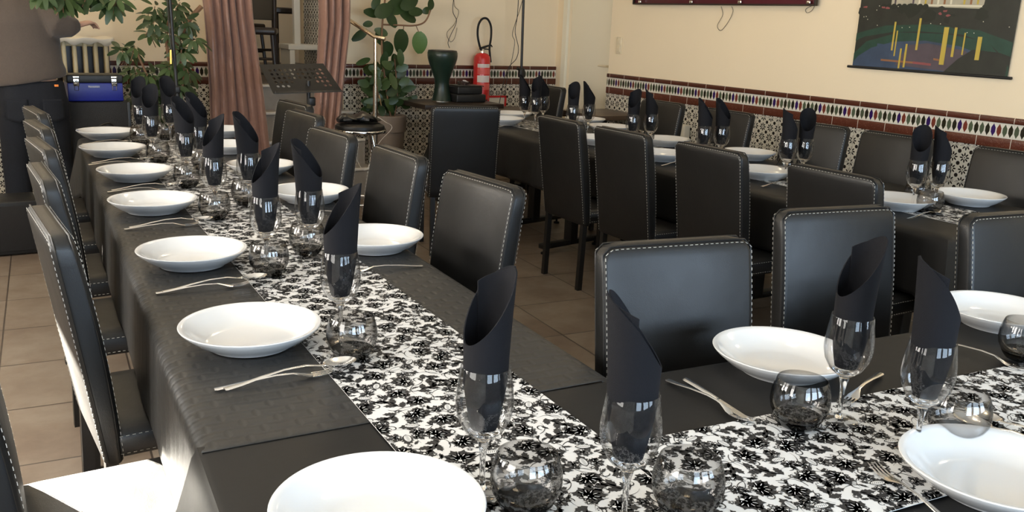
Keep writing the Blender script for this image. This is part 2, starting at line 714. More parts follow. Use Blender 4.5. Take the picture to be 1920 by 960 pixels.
class Kind:
    """first placement moves the original, later ones copy it with its parts"""
    def __init__(s, maker):
        s.maker, s.root = maker, None

    def put(s, label, loc, rotz=0, group=None, scale=None):
        if s.root is None:
            s.root = s.maker()
            o = s.root
            o.location = loc
            o.rotation_euler = (0, 0, rotz)
            o['label'] = label
            if group:
                o['group'] = group
            if scale:
                o.scale = scale
            return o
        return dup(s.root, loc, rotz, label, group, scale)


def struct(name, mb, mat, label=None):
    o = mb.build(name, mat)
    o['kind'] = 'structure'
    if label:
        o['label'] = label
    return o


def rrect(w, d, r, n=5, cx=0, cy=0):
    """rounded rectangle outline, CCW"""
    pts = []
    for (sx_, sy_, a0) in ((1, 1, 0), (-1, 1, 90), (-1, -1, 180), (1, -1, 270)):
        for k in range(n + 1):
            a = R(a0 + 90 * k / n)
            pts.append((cx + sx_ * (w / 2 - r) + r * math.cos(a), cy + sy_ * (d / 2 - r) + r * math.sin(a)))
    return pts


# ------------------------------------------------------------------ room shell
mb = MB().box(((XL + XR) / 2, (YF + YB) / 2 + .5, -.05), (XR - XL + .7, YB - YF + 1.4, .1))
struct('floor', mb, MT['floor'])
struct('ceiling', MB().box(((XL + XR) / 2, (YF + YB) / 2, ZC + .05), (XR - XL + .8, YB - YF + .4, .1)), MT['ceiling'])


def wall_with_holes(name, axis, pos_, u0, u1, z0, z1, holes, mat, th=.2, sign=1):
    """a wall slab perpendicular to axis, split round rectangular holes"""
    m = MB()

    def slab(a, b, c, d):
        if b - a < 1e-4 or d - c < 1e-4:
            return
        if axis == 'x':
            m.box((pos_ + sign * th / 2, (a + b) / 2, (c + d) / 2), (th, b - a, d - c))
        else:
            m.box(((a + b) / 2, pos_ + sign * th / 2, (c + d) / 2), (b - a, th, d - c))
    cur = u0
    for (a, b, c, d) in sorted(holes):
        slab(cur, a, z0, z1)
        slab(a, b, z0, c)
        slab(a, b, d, z1)
        cur = b
    slab(cur, u1, z0, z1)
    return struct(name, m, mat)


DOOR = (6.86, 7.66, 0, 2.1)
XD = XR + .12      # the door stands in a shallow recess
wall_with_holes('wall_right', 'x', XR, YF - .2, 6.80, 0, ZC, [], MT['wall'])
wall_with_holes('wall_right_recess', 'x', XD, 6.80, YB + .2, 0, ZC, [DOOR], MT['wall'])
OPX0, OPX1 = 1.9, 3.05
wall_with_holes('wall_back', 'y', YB, XL - .2, XD, 0, ZC, [(OPX0, OPX1, 0, 2.45)], MT['wall'], th=.25)
wall_with_holes('wall_left', 'x', XL, YF - .2, YB + .2, 0, ZC, [(a, b, .95, 2.1) for a, b in WIN_LEFT] + HIGH_WIN, MT['wall_left'], sign=-1, th=.12)
wall_with_holes('wall_front', 'y', YF, XL - .2, XR + .2, 0, ZC, [(a, b, .85, 2.15) for a, b in WIN_REAR], MT['wall_front'], sign=-1)
struct('wall_sun_blocker', MB().box((-4.2, -.55, 3.5), (.4, 20.1, 7)), MT['sun_blocker'])  # unseen wall added outside to keep the sun off the other left windows
# window frames
k = 0
for a, b in WIN_LEFT:
    k += 1
    m = MB()
    for y in (a + .02, (a + b) / 2, b - .02):
        m.box((XL - .06, y, 1.525), (.05, .04 if y != (a + b) / 2 else .03, 1.15))
    for z in (.97, 2.08):
        m.box((XL - .06, (a + b) / 2, z), (.05, b - a, .04))
    struct('window_%d' % k, m, MT['white_paint'])
for a, b in WIN_REAR:
    k += 1
    m = MB()
    for x in (a + .025, (a + b) / 2, b - .025):
        m.box((x, YF - .1, 1.5), (.05, .06, 1.3))
    for z in (.88, 2.12):
        m.box(((a + b) / 2, YF - .1, z), (b - a, .06, .05))
    struct('window_%d' % k, m, MT['white_paint'])

# door in the right wall
d1 = struct('door_1', MB().rbox((XD + .06, 7.26, 1.05), (.045, .80, 2.09), .004), MT['door_paint'])
hb = MB()
hb.tube([(XD + .04, 6.95, 1.14), (XD - .03, 6.95, 1.14)], .011, 10)
hb.tube([(XD - .03, 6.945, 1.14), (XD - .035, 7.0, 1.14), (XD - .03, 7.08, 1.138)], [.011, .011, .008], 10)
hb.build('door_handle', MT['switch'], d1)
m = MB()
m.box((XD - .008, 6.84, 1.08), (.03, .05, 2.16))
m.box((XD - .008, 7.69, 1.08), (.03, .07, 2.16))
m.box((XD - .008, 7.26, 2.14), (.03, .80, .07))
struct('trim_1', m, MT['door_paint'])

# tiled dado, right wall: brown cap, diamond frieze, brown band, flower tiles
t_ = .012
YT0, YT1 = YF, 6.795


def dado_right():
    struct('trim_2', MB().rbox((XR - .010, (YT0 + YT1) / 2, 1.068), (.022, YT1 - YT0, .036), .007), MT['brown_top'])
    struct('trim_3', MB().box((XR - t_ / 2, (YT0 + YT1) / 2, 1.007), (t_, YT1 - YT0, .086)), MT['dia_y'])
    struct('trim_4', MB().rbox((XR - .009, (YT0 + YT1) / 2, .9345), (.020, YT1 - YT0, .059), .004), MT['brown_y'])
    struct('trim_5', MB().box((XR - t_ / 2, (YT0 + YT1) / 2, .4525), (t_, YT1 - YT0, .905)), MT['flower_y'])


dado_right()
n_ = 5
for (a, b) in ((XL, OPX0), (OPX1, XD)):
    c, w = (a + b) / 2, b - a
    struct('trim_%d' % (n_ + 1), MB().rbox((c, YB - .010, 1.068), (w, .022, .036), .007), MT['brown_x'])
    struct('trim_%d' % (n_ + 2), MB().box((c, YB - t_ / 2, 1.007), (w, t_, .086)), MT['dia_x'])
    struct('trim_%d' % (n_ + 3), MB().rbox((c, YB - .009, .9345), (w, .020, .059), .004), MT['brown_x'])
    struct('trim_%d' % (n_ + 4), MB().box((c, YB - t_ / 2, .4525), (w, t_, .905)), MT['flower_x'])
    n_ += 4
# low tiled ledge along the foot of the back wall
struct('baseboard_back', MB().rbox(((3.12 + XR) / 2, 7.68, .08), (XR - 3.12 + .1, .32, .16), .006), MT['beige_tile'])

# steps up to the raised room
m = MB()
mn = MB()
for i in range(4):
    z1 = .9 - i * .21
    y0 = 7.86 - i * .27
    m.box(((OPX0 + OPX1) / 2, (y0 + 8.1) / 2, z1 / 2 - .004), (OPX1 - OPX0 - .02, 8.1 - y0, z1 - .01))
    mn.rbox(((OPX0 + OPX1) / 2, y0 - .002, z1 - .012), (OPX1 - OPX0 - .02, .03, .022), .004)
st = struct('trim_%d' % (n_ + 1), m, MT['marble'], 'grey steps rising between the curtains')
mn.build('step_nosing', MT['nosing'], st)
struct('floor_upper', MB().box((2.4, 9.9, .85), (3.6, 3.6, .1)), MT['mid_wood'])
struct('wall_upper_back', MB().box((2.4, 11.5, 2.1), (3.8, .1, 2.6)), MT['wall'])
struct('wall_upper_left', MB().box((.9, 9.8, 2.1), (.1, 3.4, 2.6)), MT['wall_left'])
struct('wall_upper_right', MB().box((3.9, 9.8, 2.1), (.1, 3.4, 2.6)), MT['wall'])
struct('ceiling_upper', MB().box((2.4, 9.8, 3.4), (3.8, 3.6, .1)), MT['ceiling'])
struct('trim_%d' % (n_ + 2), MB().box((OPX1 + .1, 8.5, 1.65), (.2, .8, 3.3)), MT['flower_y'], 'tiled side wall beside the steps')


# ------------------------------------------------------------------ chairs
def make_chair():
    t = thing('dining_chair', 'black leather dining chair', 'chair')
    # seat: puffed rounded box, local +Y is the front
    rings = []
    for z, ins, r in ((.398, .012, .03), (.402, .003, .035), (.415, 0, .035), (.452, 0, .035), (.466, .006, .04), (.474, .02, .045), (.478, .06, .05), (.479, .12, .05)):
        rings.append([Vector((x, y, z)) for x, y in rrect(.43 - 2 * ins, .43 - 2 * ins, r, 5, 0, .0)])
    seat = MB().loft(rings).build('seat', MT['leather'], t)
    st = MB()
    pts = [Vector((x, y, .459)) for x, y in rrect(.432, .432, .035, 6)]
    dashes(st, pts + [pts[0]])
    st.build('stitching', MT['stitch'], seat)
    st = MB()
    pts = [Vector((x, y, .411)) for x, y in rrect(.432, .432, .035, 6)]
    dashes(st, pts + [pts[0]])
    st.build('stitching', MT['stitch'], seat)
    # backrest slab: curved and leaning back
    z0, z1, w = .385, .99, .44

    def yc(z):
        u = (z - z0) / (z1 - z0)
        return -.178 - .02 * u - .055 * u * u - th(z) / 2

    def th(z):
        u = (z - z0) / (z1 - z0)
        return .044 + .016 * math.sin(PI * min(1, u * .92)) ** .8 + .006 * u
    rings = []
    zs = [(.385, .008, .010), (.388, .002, .004), (.395, 0, 0)] + [(.395 + (.955 - .395) * i / 14, 0, 0) for i in range(1, 15)]
    zs += [(.970, .004, .001), (.980, .012, .003), (.986, .022, .007), (.989, .04, .013), (.990, .07, .02)]
    for z, iw, it in zs:
        ring = []
        for x, y in rrect(w - 2 * iw, th(z) - 2 * it, min(.016, (th(z) - 2 * it) / 2 * .9), 4, 0, yc(z)):
            ring.append(Vector((x, y - .006 * (2 * x / w) ** 2 * 0, z - .010 * (2 * x / w) ** 2 * ((z - z0) / (z1 - z0)) ** 4)))
        rings.append(ring)
    back = MB().loft(rings).build('backrest', MT['leather'], t)
    for side in (1, -1):
        st = MB()
        pp = MB()
        path = []
        for i in range(15):
            z = .40 + (.962 - .40) * i / 14
            path.append(Vector((-w / 2 + .0025, yc(z) + side * (th(z) / 2 - .012), z)))
        zt = .984
        for (x, z) in ((-w / 2 + .008, .975), (-w / 2 + .022, .983), (-w / 2 + .05, .987), (0, .992), (w / 2 - .05, .987), (w / 2 - .022, .983), (w / 2 - .008, .975)):
            path.append(Vector((x, yc(z) + side * (th(z) / 2 - .012), z - (.008 if abs(x) > .15 else .0))))
        for i in range(14, -1, -1):
            z = .40 + (.962 - .40) * i / 14
            path.append(Vector((w / 2 - .0025, yc(z) + side * (th(z) / 2 - .012), z)))
        # move the seam onto the face just inside the edge
        path = [Vector((p.x * .986, yc(min(p.z, .98)) + side * (th(p.z) / 2 - .0005), min(p.z, .976))) for p in path]
        dashes(st, path, gap=.0075, ln=.0078, r=.00058)
        rim = [Vector((p.x / .986, p.y - side * .009, p.z + .006 * (1 if p.z > .97 else 0))) for p in path]
        pp.tube(rim, .0026, 5, caps=True)
        st.build('stitching', MT['stitch'], back)
        pp.build('piping', MT['leather'], back)
    for sx_ in (-1, 1):
        MB().loft([[Vector((sx_ * .19 + dx * .015, -.205 + dy * .015 - k2, z)) for dx, dy in ((-1, -1), (1, -1), (1, 1), (-1, 1))] for z, k2 in ((.0, .012), (.40, 0))]).build('leg', MT['metal_black'], t)
        MB().loft([[Vector((sx_ * .19 + dx * .015, .185 + dy * .015, z)) for dx, dy in ((-1, -1), (1, -1), (1, 1), (-1, 1))] for z in (.0, .40)]).build('leg', MT['metal_black'], t)
    return t


def dashes(mb_, path, gap=.0075, ln=.0078, r=.00058):
    d = 0.0
    segs = []
    for a_, b_ in zip(path[:-1], path[1:]):
        segs.append((a_, b_, (b_ - a_).length))
    tot = sum(x[2] for x in segs)
    s0 = 0.0

    def at(q):
        for a_, b_, L in segs:
            if q <= L or L == 0:
                return a_.lerp(b_, q / L if L else 0)
            q -= L
        return segs[-1][1]
    while s0 + ln < tot:
        p, q = at(s0), at(s0 + ln)
        dv = (q - p)
        if dv.length > 1e-5:
            rot = dv.to_track_quat('X', 'Z').to_matrix()
            mb_.box((p + q) / 2, (ln, r * 2, r * 2), rot)
        s0 += ln + gap


CH = Kind(make_chair)


def chair(mx, my, rz, how, label, group):
    """how: 'front' = measured top front edge, 'outer' = measured top rear edge, 'seat' = seat centre"""
    k_ = {'front': .248, 'outer': .304, 'seat': 0}[how]
    a_ = R(rz)
    fx, fy = -math.sin(a_), math.cos(a_)
    return CH.put(label, (mx + fx * k_, my + fy * k_, 0), a_, group)


G = 'chairs along the left side of the long left table'
chair(.235, 1.87, -90, 'seat', 'black leather dining chair nearest the camera at lower left, seat in full sunlight', G)
chair(.455, 2.47, -88, 'seat', 'black leather chair with curved back and bright sun strip, foremost full chair at left', G)
chair(.505, 3.22, -89, 'seat', 'black leather chair behind the large front chair of the left row', G)
chair(.555, 3.90, -86, 'seat', 'black leather chair in the middle of the left row, one stitched side seam visible', G)
chair(.595, 4.54, -85, 'seat', 'black leather chair second from the far end of the left row', G)
chair(.635, 5.18, -85, 'seat', 'black leather chair at the far end of the left row, against the person', G)
G = 'chairs along the right side of the long left table'
chair(1.497, 2.63, 94, 'front', 'black leather chair with the large shiny back at the centre, right of the left table', G)
chair(1.500, 3.32, 90, 'front', 'black leather chair behind the large shiny centre one, just right of the chrome stool legs', G)
chair(1.468, 3.985, 94, 'front', 'black leather chair with grey sheen in front of the round stool', G)
chair(1.615, 4.80, 93, 'front', 'black leather chair below the music stand, partly behind another', G)
chair(1.747, 5.36, 95, 'front', 'farthest black leather chair of the left table, its top just under the music stand', G)
G = 'chairs on the far side of the front table'
chair(1.528, 1.632, 170.5, 'front', 'blue-sheened black leather chair at the left end behind the front table', G)
chair(2.315, 1.775, 170.3, 'front', 'blue-sheened black leather chair in the middle behind the front table', G)
chair(2.835, 1.505, 172, 'front', 'black leather chair cut by the right edge of the photo', G)
G = 'chairs along the near side of the right table'
chair(2.950, 4.267, -92, 'outer', 'black chair seen from behind with its legs visible, far end of the right table', G)
chair(2.950, 3.700, -90, 'outer', 'black chair seen from behind, just right of the one with visible legs', G)
chair(2.955, 3.05, -90, 'outer', 'black chair seen from behind, third from the far end of the right table', G)
chair(2.955, 2.35, -90, 'outer', 'wide black chair back nearest the front table at the right table', G)
G = 'chairs along the tiled wall'
chair(4.45, 6.60, 88, 'front', 'black leather chair by the white door, far end of the right table', G)
chair(4.50, 5.17, 92, 'front', 'black leather chair against the tiles beside the pale heater', G)
chair(4.50, 4.49, 92, 'front', 'black leather chair against the tiles right of the pale heater', G)
chair(4.47, 3.71, 97, 'front', 'black leather chair against the tiles behind the crossing pair of napkins', G)
chair(4.50, 3.17, 92, 'front', 'grey-looking leather chair back against the tiles left of the two big napkins', G)
chair(4.50, 2.48, 92, 'front', 'leather chair back at the right edge of the photo against the tiles', G)
chair(2.751, 4.977, -16, 'outer', 'black leather chair seen squarely from behind in front of the drum', None)


# ------------------------------------------------------------------ tables, cloths, runners
def pedestal(root, x, y, rz, L=.56):
    """square post on a foot bar with levelling feet"""
    rot = Euler((0, 0, rz)).to_matrix()
    c = Vector((x, y, 0))
    MB().rbox(c + Vector((0, 0, .385)), (.07, .07, .68), .005, rot).build('post', MT['metal_black'], root)
    b = MB().rbox(c + Vector((0, 0, .055)), (L, .06, .035), .008, rot).build('foot_bar', MT['metal_black'], root)
    for sx_ in (-1, 1):
        q = rot @ Vector((sx_ * (L / 2 - .03), 0, 0)) + c
        MB().lathe([(0, 0), (.022, 0), (.022, .012), (.008, .016), (.008, .045), (0, .045)], 12, (q.x, q.y, 0)).build('levelling_foot', MT['rubber'], b)
    MB().rbox(c + Vector((0, 0, .715)), (L * .8, .05, .02), .004, rot).build('top_support', MT['metal_black'], root)


def table(name, label, poly, z, peds):
    cx = sum(p[0] for p in poly) / 4
    cy = sum(p[1] for p in poly) / 4
    t = thing(name, label, 'table', (0, 0, 0))
    ins = []
    for i, p in enumerate(poly):
        v = Vector((cx - p[0], cy - p[1]))
        ins.append((p[0] + math.copysign(.05, v.x), p[1] + math.copysign(.05, v.y)))
    m_ = MB()
    m_.loft([[Vector((x, y, zz)) for x, y in ins] for zz in (z - .026, z)])
    m_.sm = [False] * len(m_.sm)
    m_.build('tabletop', MT['dark_wood'], t)
    for p in peds:
        pedestal(t, *p)
    return t


T1P = [(.314, 1.49), (1.188, 1.442), (1.487, 5.74), (.616, 5.80)]
T3P = [(.225, .50), (3.25, .25), (3.33, 1.247), (.31, 1.525)]
T2P = [(3.30, 2.02), (4.30, 2.02), (4.30, 6.45), (3.30, 6.45)]
table('dining_table', 'long banquet table under an embossed black cloth at left', [(.318, 1.53), (1.188, 1.49), (1.487, 5.74), (.616, 5.80)], .742, [(.80, 1.9, R(-4)), (.86, 2.9, R(-4)), (.93, 3.60, R(-4)), (1.0, 4.84, R(-4)), (1.05, 5.57, R(-4), .42)])
table('dining_table', 'banquet table under a plain black cloth across the foreground', [(.235, .50), (3.25, .25), (3.32, 1.16), (.312, 1.40)], .740, [(.75, 1.0, R(86)), (1.7, .9, R(86)), (2.7, .8, R(86))])
table('dining_table', 'long banquet table under black cloth beside the tiled wall at right', T2P, .742, [(3.70, 5.60, R(10)), (3.56, 4.91, R(10)), (3.8, 4.0, 0, .44), (3.8, 3.43, 0, .44), (3.8, 2.5, 0, .44)])


def cloth(name, label, poly, z, drop, mat, flare=None, wave=.012, flat=(), rs=1.0):
    """paper cloth: flat top, rounded over the table edge, hanging with folds; drop(edge, u) gives the hanging length"""
    pts = []
    for e in range(4):
        a_, b_ = Vector(poly[e]), Vector(poly[(e + 1) % 4])
        L = (b_ - a_).length
        n = max(6, int(L / .035))
        nrm = Vector((b_.y - a_.y, a_.x - b_.x)).normalized()
        for k_ in range(n):
            u = k_ / n
            nn = nrm
            if k_ == 0:
                c_ = Vector(poly[e - 1])
                n0 = Vector((a_.y - c_.y, c_.x - a_.x)).normalized()
                nn = (n0 + nrm) / (1 + n0.dot(nrm))
            corner = max(0, 1 - (u * L) / .10, 1 - ((1 - u) * L) / .10)
            pts.append((a_.lerp(b_, u), nn, e, u, u * L, corner))
    mitre = []
    for e in range(4):
        p0, p1, p2 = Vector(poly[e - 1]), Vector(poly[e]), Vector(poly[(e + 1) % 4])
        n0 = Vector((p1.y - p0.y, p0.x - p1.x)).normalized()
        n1 = Vector((p2.y - p1.y, p1.x - p2.x)).normalized()
        mitre.append((n0 + n1) / (1 + n0.dot(n1)))

    def inset(e, u, off):
        a_ = Vector(poly[e]) + mitre[e] * off
        b_ = Vector(poly[(e + 1) % 4]) + mitre[(e + 1) % 4] * off
        return a_.lerp(b_, u)
    n = len(pts)
    rings = []
    for off, dz in ((-.060, 0), (-.035, -.0006), (-.018, -.003), (-.006, -.008), (.002, -.015), (.007, -.026)):
        if off < 0:
            off, dz = off * rs, dz * rs
        ring = []
        for p, nn, e, u, q, c_ in pts:
            pp_ = inset(e, u, off if off < 0 else (0 if e in flat else off))
            ring.append(Vector((pp_.x, pp_.y, z + (0 if e in flat else dz))))
        rings.append(ring)
    rows = 12
    for r_ in range(1, rows + 1):
        t = r_ / rows
        ring = []
        for i, (p, nn, e, u, q, c_) in enumerate(pts):
            if e in flat:
                ring.append(Vector((p.x, p.y, z - .0012 * t)))
                continue
            D = drop(e, u)
            w_ = (math.sin(q * 17 + e * 2.1) * .6 + math.sin(q * 41 + 1.3 * e) * .3 + math.sin(q * 7 + 3)) * wave * min(1, t * 1.4) * (0.35 if D < .3 else 1)
            fl = (flare[e] if flare else .01) * t
            cf = c_ * c_ * .075 * t ** 1.1
            off = .007 + fl + w_ + cf
            ring.append(Vector((p.x + nn.x * off, p.y + nn.y * off, z - .026 - (D - .026) * t - c_ * .05 * t)))
        rings.append(ring)
    m_ = MB()
    m_.loft(rings, caps=False)
    m_.add(rings[0], [tuple(range(n))])
    o = m_.build(name, mat)
    bm = bmesh.new()
    bm.from_mesh(o.data)
    bmesh.ops.remove_doubles(bm, verts=bm.verts, dist=.0002)
    bmesh.ops.recalc_face_normals(bm, faces=bm.faces)
    big = max(bm.faces, key=lambda f_: f_.calc_area())
    if big.normal.z < 0:
        bmesh.ops.reverse_faces(bm, faces=bm.faces)
    bm.to_mesh(o.data)
    bm.free()
    sol = o.modifiers.new('thickness', 'SOLIDIFY')
    sol.thickness = .0012
    sol.offset = -1
    return tag(o, label, 'tablecloth')


def d1_(e, u):     # left table: edges 0 near, 1 right, 2 far, 3 left
    return {0: .02, 1: .25, 2: .32, 3: .262}[e] if not (e == 3 and u < .06) else .33


cloth('tablecloth', 'embossed black paper tablecloth on the long left table', T1P, .7515, d1_, MT['cloth_embossed'], [.0, .0, .05, .012], .007, (0,))
cloth('tablecloth', 'smooth black paper tablecloth on the table across the foreground', T3P, .7495, lambda e, u: {0: .3, 1: .3, 2: .25, 3: .42}[e], MT['cloth_flat'], [.02, .02, 0, .045], .016, (), .35)


def d2_(e, u):     # right table: 0 near end, 1 wall side, 2 far end, 3 near side from far to near
    if e == 3:
        y = 6.45 - u * 4.43
        return .262 if y < 4.72 else min(.31, .262 + (y - 4.72) * .6)
    return {0: .5, 1: .25, 2: .4}[e]


cloth('tablecloth', 'black paper tablecloth hanging over the right table by the tiled wall', T2P, .7515, d2_, MT['cloth_flat'], [.03, .0, .02, .01], .012)


# printed damask: leaves, blossoms and scrolls as flat black shapes on the white runner
def damask(W_, L_, seed=3, dens=1.0):
    rnd = random.Random(seed)
    m_ = MB()

    def leaf(cx, cy, a_, ln, wd, lobes=4, z=.0004, mi=1):
        ca, sa = math.cos(a_), math.sin(a_)
        up, dn = [], []
        for i in range(lobes * 2 + 1):
            u = i / (lobes * 2)
            env = math.sin(PI * min(1, (u * .92 + .05))) ** .8 * wd / 2
            j = 1.0 if i % 2 == 0 else .66
            up.append((u * ln + (.0 if i % 2 else .06 * ln), env * j))
            dn.append((u * ln + (.0 if i % 2 else .06 * ln), -env * j))
        pts = [(0, 0)] + up[1:-1] + [(ln * 1.08, 0)] + dn[1:-1][::-1]
        bend = rnd.uniform(-.5, .5) / max(ln, .01) * .3
        out = []
        for x, y in pts:
            y = y + bend * x * x
            out.append((cx + x * ca - y * sa, cy + x * sa + y * ca, z))
        m_.add(out, [tuple(range(len(out)))], mi, False)

    def ell(cx, cy, a_, rx, ry, z, mi, n=7):
        ca, sa = math.cos(a_), math.sin(a_)
        pts = []
        for i in range(n):
            th_ = 2 * PI * i / n
            x, y = rx * math.cos(th_), ry * math.sin(th_)
            pts.append((cx + x * ca - y * sa, cy + x * sa + y * ca, z))
        m_.add(pts, [tuple(range(n))], mi, False)

    def stroke(pts, w0, w1, z=.0004):
        n = len(pts)
        L_s, R_s = [], []
        for i, (x, y) in enumerate(pts):
            x0, y0 = pts[max(0, i - 1)]
            x1, y1 = pts[min(n - 1, i + 1)]
            d = math.hypot(x1 - x0, y1 - y0) or 1
            nx, ny = -(y1 - y0) / d, (x1 - x0) / d
            t = i / (n - 1)
            w = (w0 * (1 - t) + w1 * t) * (.35 + .65 * math.sin(PI * min(1, t + .12)))
            L_s.append((x + nx * w, y + ny * w, z))
            R_s.append((x - nx * w, y - ny * w, z))
        m_.add(L_s + R_s, [(i, i + 1, n + i + 1, n + i) for i in range(n - 1)], 1, False)

    def scroll(cx, cy, a_, s, hand):
        pts = []
        for i in range(15):
            t = i / 14
            th_ = a_ + hand * (t * 4.6)
            r_ = s * (1 - t * .82)
            pts.append((cx + r_ * math.cos(th_), cy + r_ * math.sin(th_)))
        stroke(pts, s * .12, s * .05)
        th_ = a_ + hand * 4.6
        ell(pts[-1][0], pts[-1][1], 0, s * .13, s * .13, .0004, 1, 6)

    def blossom(cx, cy, s, a_):
        for k_ in range(5):
            t = a_ + 2 * PI * k_ / 5
            ell(cx + math.cos(t) * s * .55, cy + math.sin(t) * s * .55, t, s * .52, s * .36, .0004, 1, 7)
        ell(cx, cy, 0, s * .34, s * .34, .0007, 0, 7)
        for k_ in range(5):
            t = a_ + 2 * PI * k_ / 5
            ell(cx + math.cos(t) * s * .68, cy + math.sin(t) * s * .68, t, s * .2, s * .07, .0007, 0, 5)

    def paisley(cx, cy, a_, s):
        leaf(cx, cy, a_, s * 1.5, s * .95, 5)
        ca, sa = math.cos(a_), math.sin(a_)
        ell(cx + ca * s * .62, cy + sa * s * .62, a_, s * .50, s * .24, .0007, 0, 12)
        for k_ in range(6):
            u = s * (.25 + .14 * k_)
            ell(cx + ca * u, cy + sa * u, a_ + 1.2, s * .15, s * .022, .0009, 1, 5)

    def spray(x, y, a_, s, nl):
        """jagged blossom of lobed leaves fanned round a heart, small white petals cut in"""
        for k_ in range(nl):
            t = a_ + (k_ - (nl - 1) / 2) * (4.4 / nl)
            ln = s * (1.0 - .28 * abs(k_ - (nl - 1) / 2) / nl * 2) * rnd.uniform(.88, 1.1)
            leaf(x, y, t, ln, s * .66, 4)
        blossom(x - s * .22 * math.cos(a_), y - s * .22 * math.sin(a_), s * .34, a_)
        for k_ in range(nl - 1):
            t = a_ + (k_ - (nl - 2) / 2) * (4.4 / nl)
            ell(x + s * .42 * math.cos(t), y + s * .42 * math.sin(t), t, s * .16, s * .028, .0007, 0, 5)

    # large sprays on a jittered staggered lattice, scrolls and sprigs in the gaps
    p = .064
    ny, nx = int(L_ / (p * .80)) + 2, int(W_ / p) + 2
    for j in range(-1, ny):
        for i in range(-1, nx):
            x = -W_ / 2 + (i + (.5 if j % 2 else 0)) * p + rnd.uniform(-.007, .007)
            y = j * p * .80 + rnd.uniform(-.006, .006)
            kind = (i * 5 + j * 3) % 4
            a_ = (i * 1.9 + j * 2.7) % (2 * PI)
            if kind in (0, 2):
                spray(x, y, a_, .034, 7)
            elif kind == 1:
                paisley(x - .016 * math.cos(a_), y - .016 * math.sin(a_), a_, .027)
                for sg in (-1, 1):
                    spray(x + .020 * math.cos(a_ + 1.9 * sg), y + .020 * math.sin(a_ + 1.9 * sg), a_ + sg * 1.4, .021, 5)
            else:
                # long curved acanthus with side leaves
                for q in range(5):
                    t = -.026 + q * .0125
                    leaf(x + math.cos(a_) * t, y + math.sin(a_) * t, a_ + (.75 if q % 2 else -.75), .028, .017, 4)
                leaf(x - .02 * math.cos(a_), y - .02 * math.sin(a_), a_, .056, .013, 5)
                blossom(x + .030 * math.cos(a_), y + .030 * math.sin(a_), .008, a_)
            # gap filling: thin scroll and small sprig halfway to the next one
            gx, gy = x + p * .5 + rnd.uniform(-.004, .004), y + rnd.uniform(-.004, .004)
            h_ = 1 if (i + j) % 2 else -1
            scroll(gx, gy, a_ + 1, .0125, h_)
            leaf(gx, gy + .004, a_ + 2.0, .018, .008, 3)
            blossom(gx - .004, gy + p * .40, .0062, a_)
            leaf(gx + .006, gy + p * .40, a_ - 1.0, .016, .008, 3)
            stroke([(x + .03 * math.cos(a_ + 2 + q * .16) * (1 + q * .04), y + .03 * math.sin(a_ + 2 + q * .16) * (1 + q * .04)) for q in range(10)], .0011, .0006)
    return m_


def runner(label, x0, y0, x1, y1, W_, z, seed):
    """strip from (x0,y0) to (x1,y1) (centre line), width W_"""
    L_ = math.hypot(x1 - x0, y1 - y0)
    d = damask(W_, L_, seed)
    me = bpy.data.meshes.new('t')
    me.from_pydata(d.v, [], d.f)
    me.polygons.foreach_set('material_index', d.mi)
    bm = bmesh.new()
    bm.from_mesh(me)
    for co, no in (((-W_ / 2, 0, 0), (-1, 0, 0)), ((W_ / 2, 0, 0), (1, 0, 0)), ((0, 0, 0), (0, -1, 0)), ((0, L_, 0), (0, 1, 0))):
        bmesh.ops.bisect_plane(bm, geom=bm.verts[:] + bm.edges[:] + bm.faces[:], plane_co=co, plane_no=no, clear_outer=True)
    # the sheet itself
    hz = .0
    vs_ = [bm.verts.new(p) for p in ((-W_ / 2, 0, hz), (W_ / 2, 0, hz), (W_ / 2, L_, hz), (-W_ / 2, L_, hz), (-W_ / 2, 0, hz - .001), (W_ / 2, 0, hz - .001), (W_ / 2, L_, hz - .001), (-W_ / 2, L_, hz - .001))]
    for f in ((0, 1, 2, 3), (0, 4, 5, 1), (1, 5, 6, 2), (2, 6, 7, 3), (3, 7, 4, 0), (7, 6, 5, 4)):
        bm.faces.new([vs_[i] for i in f]).material_index = 0
    me2 = bpy.data.meshes.new('table_runner')
    bm.to_mesh(me2)
    bm.free()
    me2.materials.append(MT['runner_white'])
    me2.materials.append(MT['runner_black'])
    o = bpy.data.objects.new('table_runner', me2)
    COL.objects.link(o)
    o.location = (x0, y0, z)
    o.rotation_euler = (0, 0, math.atan2(y1 - y0, x1 - x0) - PI / 2)
    bpy.data.meshes.remove(me)
    return tag(o, label, 'table runner')


runner('black and white floral runner down the middle of the long left table', .772, .80, 1.035, 5.76, .372, .7540, 3)
runner('black and white floral runner along the table across the foreground', .955, .99, 3.2, .795, .372, .7556, 8)
runner('black and white floral runner on the right table by the tiled wall', 3.76, 2.04, 3.76, 6.40, .36, .7540, 5)
TZ = .7545


# ------------------------------------------------------------------ tableware kinds
def make_plate():
    p = [(0, .0045), (.086, .0045), (.089, 0), (.096, .0), (.099, .004), (.128, .019), (.150, .037), (.1595, .0465), (.1605, .0490), (.1590, .0505), (.1530, .0500), (.1455, .0465), (.126, .027), (.104, .013), (.088, .0095), (0, .0085)]
    o = MB().lathe(p, 72).build('plate', MT['porcelain'])
    return tag(o, 'white plate', 'plate')


PL = Kind(make_plate)


